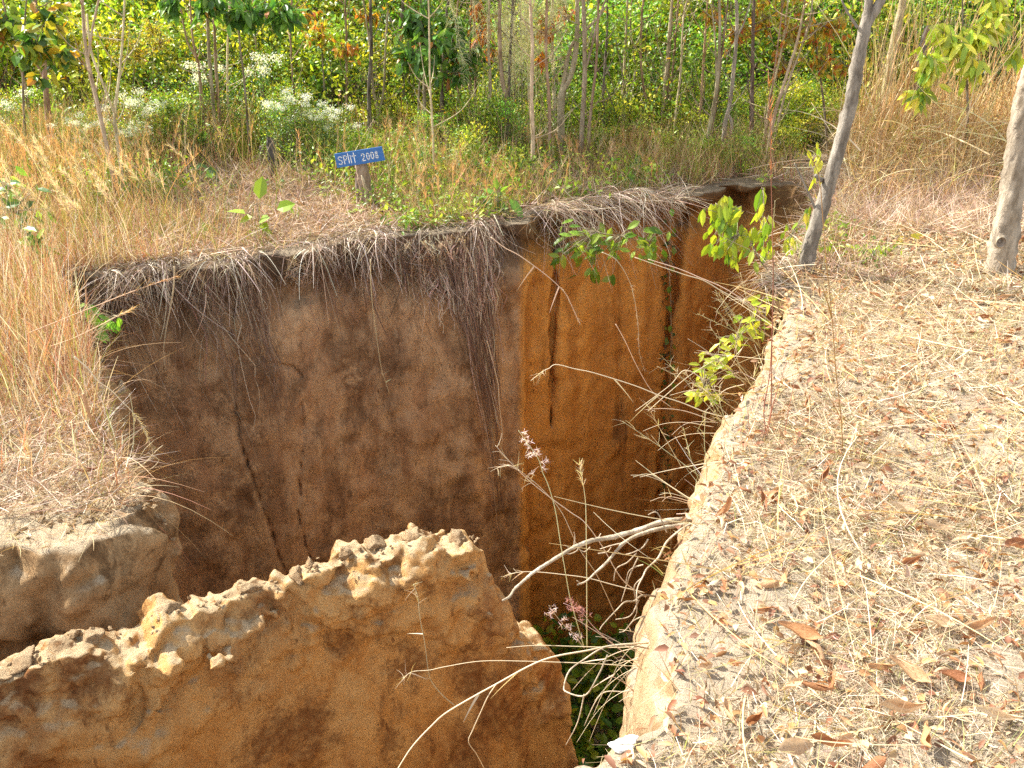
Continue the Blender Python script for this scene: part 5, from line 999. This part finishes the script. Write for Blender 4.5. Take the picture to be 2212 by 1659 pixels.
stalk('greenish straw curving down to the right in the lower right corner', [(1950, 1580), (2000, 1578), (2041, 1583), (2090, 1600), (2141, 1626), (2212, 1655)], 1.68, 6, 3, (.55, .52, .22))
stalk('straight brown stick lying in the straw of the right bank', [(1725, 1216), (1760, 1198), (1795, 1176), (1830, 1145), (1857, 1124)], 2.58, 8, 4, (0.42, .24, .09), name='stick', cat='stick', dY=.18)
stalk('shorter brown stick below the straight one', [(1674, 1278), (1700, 1258), (1720, 1236)], 2.42, 6, 4, (0.42, .24, .10), name='stick', cat='stick', dY=.1)
stalk('horizontal brown stick crossing the right bank', [(2010, 1337), (2060, 1334), (2120, 1335), (2200, 1338)], 2.24, 5, 4, (0.45, .28, .12), name='stick', cat='stick')
stalk('long pale straw on the right edge of the bank', [(2050, 782), (2080, 800), (2105, 815)], 3.95, 7, 4, W5, name='stick', cat='stick')
# tuft of pale stalks hanging off the sandy edge: several single ones
SG = 'pale dry stalks sprouting from the sandy edge'
for i in range(36):
    u0, v0, Y = [(1405, 1440, 2.0), (1400, 1400, 2.05), (1405, 1480, 1.95), (1480, 1085, 2.7), (1540, 930, 3.2), (1590, 830, 3.7), (1385, 1520, 1.9), (1650, 700, 4.3)][i % 8]
    u0 += rng.normal() * 8; v0 += rng.normal() * 16; L = rng.uniform(60, 190) * (.8 if i % 8 > 2 else 1.15); a = math.radians(rng.uniform(120, 235)); du, dv = math.cos(a) * L, -math.sin(a) * L
    stalk('thin pale dry stalk sprouting leftward from the sandy edge over the pit', [(u0 + 12, v0), (u0 + du * .35, v0 + dv * .35 - L * .10), (u0 + du * .7, v0 + dv * .7 - L * .08), (u0 + du, v0 + dv + L * rng.uniform(-.05, .18))], Y, rng.uniform(1.2, 2.8), .9, tuple(jit(W5 if i % 3 else (.66, .5, .34), 1, .06)[0]), group=SG, leavesat=[(.6, du * .25 + rng.normal() * 12, dv * .2 + rng.normal() * 14)] if i % 2 else ())
for i in range(26):
    u0, v0, Y = [(1640, 740, 4.2), (1600, 830, 3.6), (1550, 920, 3.1), (1500, 1030, 2.7), (1700, 640, 4.7)][i % 5]; u0 += rng.normal() * 14; v0 += rng.normal() * 20; L = rng.uniform(70, 200); a = math.radians(rng.uniform(75, 150))
    stalk('slender upright stalk with fine side shoots growing on the sandy edge', [(u0 + 10, v0), (u0 + math.cos(a) * L * .5, v0 - math.sin(a) * L * .5), (u0 + math.cos(a) * L * 1.1, v0 - math.sin(a) * L)], Y, 2.2, 1.0, tuple(jit((.55, .48, .26), 1, .1)[0]), head=('fine', .5, (.66, .56, .36)), group='slender upright stalks on the sandy edge')

# ---- bare pale roots reaching out of the bank
def roots(label, main, Y, w0, w1, subs):
    P = [at_y(u + rng.normal() * 1.5, v + rng.normal() * 2, Y - .03 * i) for i, (u, v) in enumerate(main)]; b = P[0]; k = px(b); r = empty('root', b, label, 'root', 'bare roots reaching over the pit'); mb = MB()
    tube(mb, [p - b for p in P], np.linspace(w0, w1, len(P)) * k / 2 * rng.uniform(.85, 1.15, len(P)), (0.58, .46, .31), 10, .10, 3); mb.build('main_root', M_BARK, r)
    for i, sp_ in enumerate(subs):
        mb = MB(); Q = [at_y(u, v, Y - .05) for u, v in sp_]; tube(mb, [p - b for p in Q], np.linspace(3.4, 1.6, len(Q)) * k / 2, (0.62, .48, .32), 6, .05, i); mb.build('rootlet', M_BARK, r)
roots('thickest bare root arching left from the bank, its tip touching the ridge', [(1545, 1128), (1500, 1122), (1474, 1124), (1430, 1128), (1371, 1146), (1320, 1160), (1284, 1170), (1255, 1176), (1231, 1186), (1190, 1212), (1154, 1237), (1130, 1256), (1114, 1272), (1100, 1288), (1086, 1300)], 2.52, 13, 4,
      [[(1232, 1187), (1225, 1180), (1218, 1178)], [(1250, 1180), (1246, 1190), (1228, 1197), (1224, 1188)], [(1275, 1182), (1262, 1192), (1248, 1184)], [(1292, 1196), (1312, 1192), (1320, 1182)], [(1240, 1180), (1242, 1160), (1240, 1150)], [(1290, 1168), (1298, 1152)]])
roots('second bare root below the thickest, ending in mid air', [(1500, 1135), (1440, 1140), (1400, 1150), (1371, 1158), (1345, 1175), (1331, 1189), (1310, 1214), (1284, 1239), (1266, 1255), (1250, 1264)], 2.5, 9, 3, [[(1350, 1172), (1322, 1178), (1296, 1186)], [(1256, 1262), (1246, 1254)]])
roots('wavy thin root creeping down the sandy edge', [(1500, 1128), (1474, 1145), (1440, 1172), (1421, 1203), (1400, 1225), (1387, 1246), (1378, 1273), (1376, 1300)], 2.44, 5, 2.5,
      [[(1400, 1165), (1385, 1185), (1350, 1198), (1330, 1190)], [(1375, 1195), (1355, 1215), (1332, 1228), (1326, 1255)], [(1378, 1205), (1362, 1240), (1350, 1275), (1342, 1300)], [(1390, 1220), (1372, 1225), (1358, 1235), (1352, 1260)], [(1440, 1150), (1420, 1108), (1400, 1112)], [(1385, 1250), (1370, 1270), (1376, 1320), (1360, 1350)]])
roots('crooked root dangling straight down the sandy edge', [(1420, 1290), (1390, 1290), (1372, 1300), (1350, 1305), (1330, 1320), (1305, 1345), (1296, 1360)], 2.3, 4, 2, [[(1380, 1296), (1362, 1330), (1330, 1338)], [(1395, 1330), (1370, 1340), (1350, 1362), (1338, 1366)]])
roots('looped pale root swinging over the dark bottom', [(1400, 1400), (1350, 1390), (1300, 1400), (1260, 1425), (1230, 1450), (1216, 1480), (1225, 1497), (1262, 1500), (1290, 1460), (1310, 1418)], 2.02, 3.4, 2.6, [[(1262, 1500), (1248, 1560), (1222, 1610)], [(1400, 1487), (1350, 1494), (1298, 1500), (1262, 1568)]])

# ---- fallen leaves: four curled shapes, copied
def leaf_mesh(seed, roll, twist, wid):
    r_ = np.random.default_rng(seed); m, k = 12, 7; t = np.linspace(0, 1, m); s = np.linspace(-1, 1, k)
    w = np.sin(np.pi * np.clip(t, .02, .985) ** .85) ** .75 * wid; T, S_ = np.meshgrid(t, s, indexing='ij'); Wd = w[:, None]
    ang = S_ * roll * (1 + .4 * T) + twist * (T - .5)
    R = Wd / max(roll, .1); x = T - .5; y = R * np.sin(ang) + .02 * np.sin(7 * T); z = R * (1 - np.cos(ang)) + .035 * np.sin(9 * T + seed * 2) * S_ + .03 * np.sin(5 * T + seed) + .16 * roll * (T - .5) ** 2 * 2 - .02 * np.abs(S_) ** .5 * (np.abs(S_) < .2) + r_.normal(0, .008, T.shape)
    V_ = np.stack([x, y, z], -1).reshape(-1, 3); i = np.arange(m - 1)[:, None] * k + np.arange(k - 1)[None]; Q_ = np.stack([i, i + k, i + k + 1, i + 1], -1).reshape(-1, 4)
    C_ = np.repeat(np.array([[.5, .30, .15]]), len(V_), 0) * (1 - .25 * np.exp(-(S_.reshape(-1, 1) / .12) ** 2) + r_.normal(0, .05, (len(V_), 1)))
    mb = MB(); mb.add(V_, Q_, np.clip(C_, 0, 1)); n0 = mb.n
    tube(mb, [(-.5, 0, .02), (-.58, .01, .03), (-.66, .03, .02)], [.012, .010, .008], (.34, .18, .09), 5)
    me = mb.mesh('dry_leaf', M_DRYLEAF); return me
m_, nt_, bs_, out_ = newmat('dead_leaf'); g_ = G(nt_)
a_ = nt_.nodes.new('ShaderNodeAttribute'); a_.attribute_name = 'tint'; oi_ = nt_.nodes.new('ShaderNodeObjectInfo')
cr_ = nt_.nodes.new('ShaderNodeValToRGB'); nt_.links.new(oi_.outputs['Random'], cr_.inputs[0]); cr_.color_ramp.elements[0].color = (.30, .12, .05, 1); cr_.color_ramp.elements[1].color = (.70, .56, .38, 1)
for p_, c_ in ((.25, (.42, .18, .07, 1)), (.5, (.54, .30, .14, 1)), (.75, (.60, .42, .25, 1))): cr_.color_ramp.elements.new(p_).color = c_
c_ = g_.mix(1.0, cr_.outputs[0], g_.mix(.5, (1, 1, 1), g_.mix(1.0, a_.outputs['Color'], (2., 3.3, 6.6), 'MULTIPLY')), 'MULTIPLY'); c_ = g_.mix(g_.step(g_.noise(9, None, 6, .7), .52, .7), c_, g_.mix(.5, c_, (.16, .07, .03)))
nt_.links.new(c_, bs_.inputs['Base Color']); bs_.inputs['Roughness'].default_value = .5; bs_.inputs['Specular IOR Level'].default_value = .4
tr_ = nt_.nodes.new('ShaderNodeBsdfTranslucent'); mx_ = nt_.nodes.new('ShaderNodeMixShader'); mx_.inputs[0].default_value = .22; nt_.links.new(c_, tr_.inputs[0]); nt_.links.new(bs_.outputs[0], mx_.inputs[1]); nt_.links.new(tr_.outputs[0], mx_.inputs[2]); nt_.links.new(mx_.outputs[0], out_.inputs[0])
nt_.links.new(g_.bump(g_.noise(30, g_.scale((.3, 1, 1)), 4, .6), .5, .01), bs_.inputs['Normal']); M_DRYLEAF = m_
LEAFM = [leaf_mesh(1, 1.1, .9, .21), leaf_mesh(2, 1.9, 1.3, .24), leaf_mesh(3, 1.6, -1.4, .19), leaf_mesh(4, 2.5, 1.0, .26), leaf_mesh(5, 1.4, 2.0, .22)]
def dead_leaf(u, v, L, rz, k, label, group=None, tilt=(0, 0), world_xy=None, flip=False):
    q = gp(u, v) if world_xy is None else np.array([*world_xy, 0]); L *= .78 if L > .07 else .95; z = Z0(q[0], q[1]) + .030 + L * .08
    o = link('dry_leaf', LEAFM[k]); o.location = (q[0], q[1], z); o.scale = (L, L * rng.uniform(.85, 1.15), L * rng.uniform(.8, 1.3)); o.rotation_euler = (tilt[0] + (math.pi if flip else 0), tilt[1], rz)
    return tag(o, label, 'dead leaf', group)
for a in [(1710, 1625, .125, .3, 0, 'large rust-brown curled leaf at the bottom edge', None, (.9, .2)), (1790, 1620, .11, -.2, 2, 'broad tan leaf right of the large rust-brown one', None, (.1, .1)), (1862, 1172, .055, 1.2, 1, 'small orange-brown leaf standing upright near the brown stick', None, (1.1, .3)),
          (1846, 1240, .10, 1.4, 1, 'curled golden leaf standing on edge below the brown stick', None, (1.2, 0)), (1725, 1385, .15, -.4, 0, 'long flat tan leaf left of centre on the right bank', None, (.2, .1)), (1945, 1545, .14, 0, 1, 'cream leaf rolled up like a boat', None, (.1, .0)),
          (1895, 1455, .10, .2, 3, 'dark brown folded leaf touching a long cream one', None, (.4, .2)), (1960, 1465, .14, -.7, 0, 'long cream leaf with visible side veins', None, (.2, .2)), (2030, 1425, .09, .5, 2, 'upright pinkish tan leaf', None, (.8, .4)), (2060, 1475, .10, -.3, 0, 'flat brown leaf right of the upright pinkish one', None, (.1, .0)),
          (1760, 1500, .11, -.2, 3, 'dark curled leaf below the long flat tan leaf', None, (.2, .1)), (1890, 1500, .06, -1, 2, 'narrow tan leaf between the dark curled leaf and the rolled cream one', None, (.3, .3)), (2020, 1360, .12, -.1, 0, 'large bleached leaf on the right of the bank', None, (.1, .2)), (2110, 1370, .12, .2, 2, 'golden folded leaf near the right edge', None, (.3, -.2)),
          (1640, 1340, .09, .5, 3, 'dark curled leaf beside the forked straw', None, (.3, .2)), (1620, 1570, .09, .8, 1, 'curled tan leaf at the foot of the forked straw', None, (.5, .2)), (1990, 1610, .11, 1.3, 3, 'dark brown rolled leaf in the lower right corner', None, (.5, .1)), (2150, 1560, .13, -.2, 1, 'long brown curled leaf at the right edge', None, (.3, .1)),
          (1950, 1110, .12, -.2, 0, 'broad pale leaf high on the right bank', None, (.1, .2)), (2025, 1150, .11, -.3, 2, 'veined tan leaf right of the broad pale one', None, (.2, .1)), (2190, 1190, .12, .3, 0, 'big pinkish leaf at the right edge', None, (.2, .1)), (1960, 1230, .10, .5, 2, 'folded tan leaf below the broad pale one', None, (.5, .1)),
          (1720, 990, .08, .2, 3, 'brown leaf lying right of the red stalk foot', None, (.2, .2)), (2030, 940, .08, 1.2, 1, 'upright curled leaf in the upper part of the bank', None, (.9, .2)), (1925, 998, .09, .2, 3, 'shadowed brown leaf in the upper part of the bank', None, (.3, .2)), (190, 1030, .09, .3, 3, 'brown curled leaf lying on the left ledge', None, (.2, .1)), (265, 1125, .06, 0, 1, 'small rolled leaf at the ledge corner', None, (.1, .1)),
          (1945, 655, .10, .1, 3, 'dark oblong leaf on the bank right of the grey tree', None, (.1, .0))]:
    dead_leaf(*a)
P = scatter(268, (.3, 3.2), (1.35, 5.6), lambda X, Y: (pit_d(X, Y) > .16) & bank(X, Y)); P = P[np.argsort(P[:, 1])]
for i, q in enumerate(P):
    dead_leaf(0, 0, float(np.clip(rng.gamma(5, .0115), .03, .10)), rng.uniform(0, 6.28), int(rng.integers(0, 5)), 'curled brown or tan leaf lying loose in the straw of the right bank', 'fallen leaves scattered over the right bank', (rng.normal(0, .7), rng.normal(0, .45)), (q[0], q[1]), rng.random() < .3)

# ---- clods on the crest of the ridge and the edge of the ledge
def clod_mesh(seed, flat_=.7):
    r_ = np.random.default_rng(seed); n = 9; g0 = np.linspace(-1.5, 1.5, 24)
    f = np.maximum.reduce([(g0[:, None, None] * a + g0[None, :, None] * b + g0[None, None, :] * c / flat_) - r_.uniform(.65, 1.0) for a, b, c in nrm(r_.normal(size=(14, 3)))])
    f = f + noise3(g0, g0, g0, .5, seed) * .10 + noise3(g0, g0, g0, .2, seed + 1) * .06
    V_, Q_ = nets(f.astype(np.float32), (-1.5,) * 3, g0[1] - g0[0]); mb = MB(); mb.add(V_, Q_); return mb.mesh('clod', M_CLOD)
M_CLOD = earth('clod_clay', (0.40, .23, .11), (0.58, .38, .20), (0.66, .47, .27), (0.66, .50, .31), toplo=.7, tophi=1.2)
CL = [clod_mesh(60 + i, f) for i, f in enumerate((.8, .55, .35, .7, .9))]
ztop = {}
for ob in ('ridge', 'ledge', 'bank'):
    V_ = np.empty(len(bpy.data.objects[ob].data.vertices) * 3, np.float32); bpy.data.objects[ob].data.vertices.foreach_get('co', V_); V_ = V_.reshape(-1, 3)
    g = {}
    for x, y, z in V_[V_[:, 2] > -1.2]:
        kx = (int(x / .015), int(y / .015)); g[kx] = max(g.get(kx, -9), z)
    ztop[ob] = g
def clod(x, y, s, k, label, group=None, on='ridge', rot=None):
    z = max([ztop[on].get((int(x / .015) + a, int(y / .015) + b), -9) for a in (-1, 0, 1) for b in (-1, 0, 1)])
    if z < -1.3 or (on == 'ridge' and min([ztop[on].get((int(x / .015) + a, int(y / .015) + b), -9) for a in (-1, 0, 1) for b in (-1, 0, 1)]) < z - .06): return
    s *= .85 if s > .018 else 1
    o = link('clod', CL[k]); o.location = (x, y, z - s * .15); o.scale = (s, s * rng.uniform(.8, 1.2), s); o.rotation_euler = rot or (rng.normal(0, .3), rng.normal(0, .3), rng.uniform(0, 6.28))
    return tag(o, label, 'clod', group)
def ridge_xy(u, v, off=0.0):
    p = on_ridge(u, v); return p[0] + RN[0] * off, p[1] + RN[1] * off
for u, v, off, s, k, lab in [(815, 1185, .02, .042, 0, 'angular clod standing highest left of the ridge top'), (675, 1240, .02, .022, 4, 'small round clod perched alone on the crest'), (200, 1385, .0, .040, 0, 'big rounded clod on the left third of the crest'), (160, 1385, .02, .022, 3, 'smaller clod touching the big rounded one'),
                              (60, 1470, -.03, .045, 2, 'flat grey slab at the left end of the crest'), (25, 1490, -.04, .035, 2, 'second flat slab beside the grey one'), (365, 1320, .0, .038, 1, 'tilted slab where the crest steps up'), (890, 1172, .0, .045, 3, 'lumpy clod on the highest part of the crest'), (985, 1172, .0, .040, 3, 'wide clod near the right end of the crest'),
                              (535, 1280, .0, .030, 1, 'clod halfway along the crest'), (1165, 1385, .0, .022, 1, 'small pale clod on the lower right step of the ridge'), (640, 1248, .0, .028, 1, 'flat clod left of the perched round one'), (750, 1214, .0, .026, 3, 'clod just left of the angular highest one')]:
    x, y = ridge_xy(u, v, off); clod(x, y, s, k, lab)
for i in range(110):
    t = rng.uniform(-.15, 1.60); x, y = RA + RD * t + RN * rng.normal(-.03, .05); clod(x, y, float(rng.uniform(.003, .008)), int(rng.integers(0, 5)), 'small loose crumb of pale clay on the ridge crest', 'loose crumbs on the ridge crest')
for i in range(70):
    t = rng.random(); x, y = np.array([-1.52, 2.33]) * (1 - t) + np.array([-1.08, 2.62]) * t; x += rng.normal(0, .05) ; y += abs(rng.normal(.04, .06))
    clod(x, y, float(rng.uniform(.005, .014)), int(rng.integers(0, 5)), 'small crumb of clay on the bare corner of the ledge', 'loose crumbs on the ledge', on='ledge')
e_ = gp(1330, 1612)
o = link('pebble', CL[1]); e_ = [e_[0] + .02, e_[1] + .02, max(ztop['bank'].get((int(e_[0] / .015) + a, int(e_[1] / .015) + b), -9) for a in range(-1, 3) for b in range(-1, 3))]; o.location = (e_[0], e_[1], e_[2] + .004); o.scale = (.028, .02, .018); o.data = CL[1].copy(); o.data.materials.clear(); o.data.materials.append(flat_mat('white_stone', (.80, .79, .76), .7, .3)); tag(o, 'bright white pebble at the bottom edge of the straw bank', 'pebble')
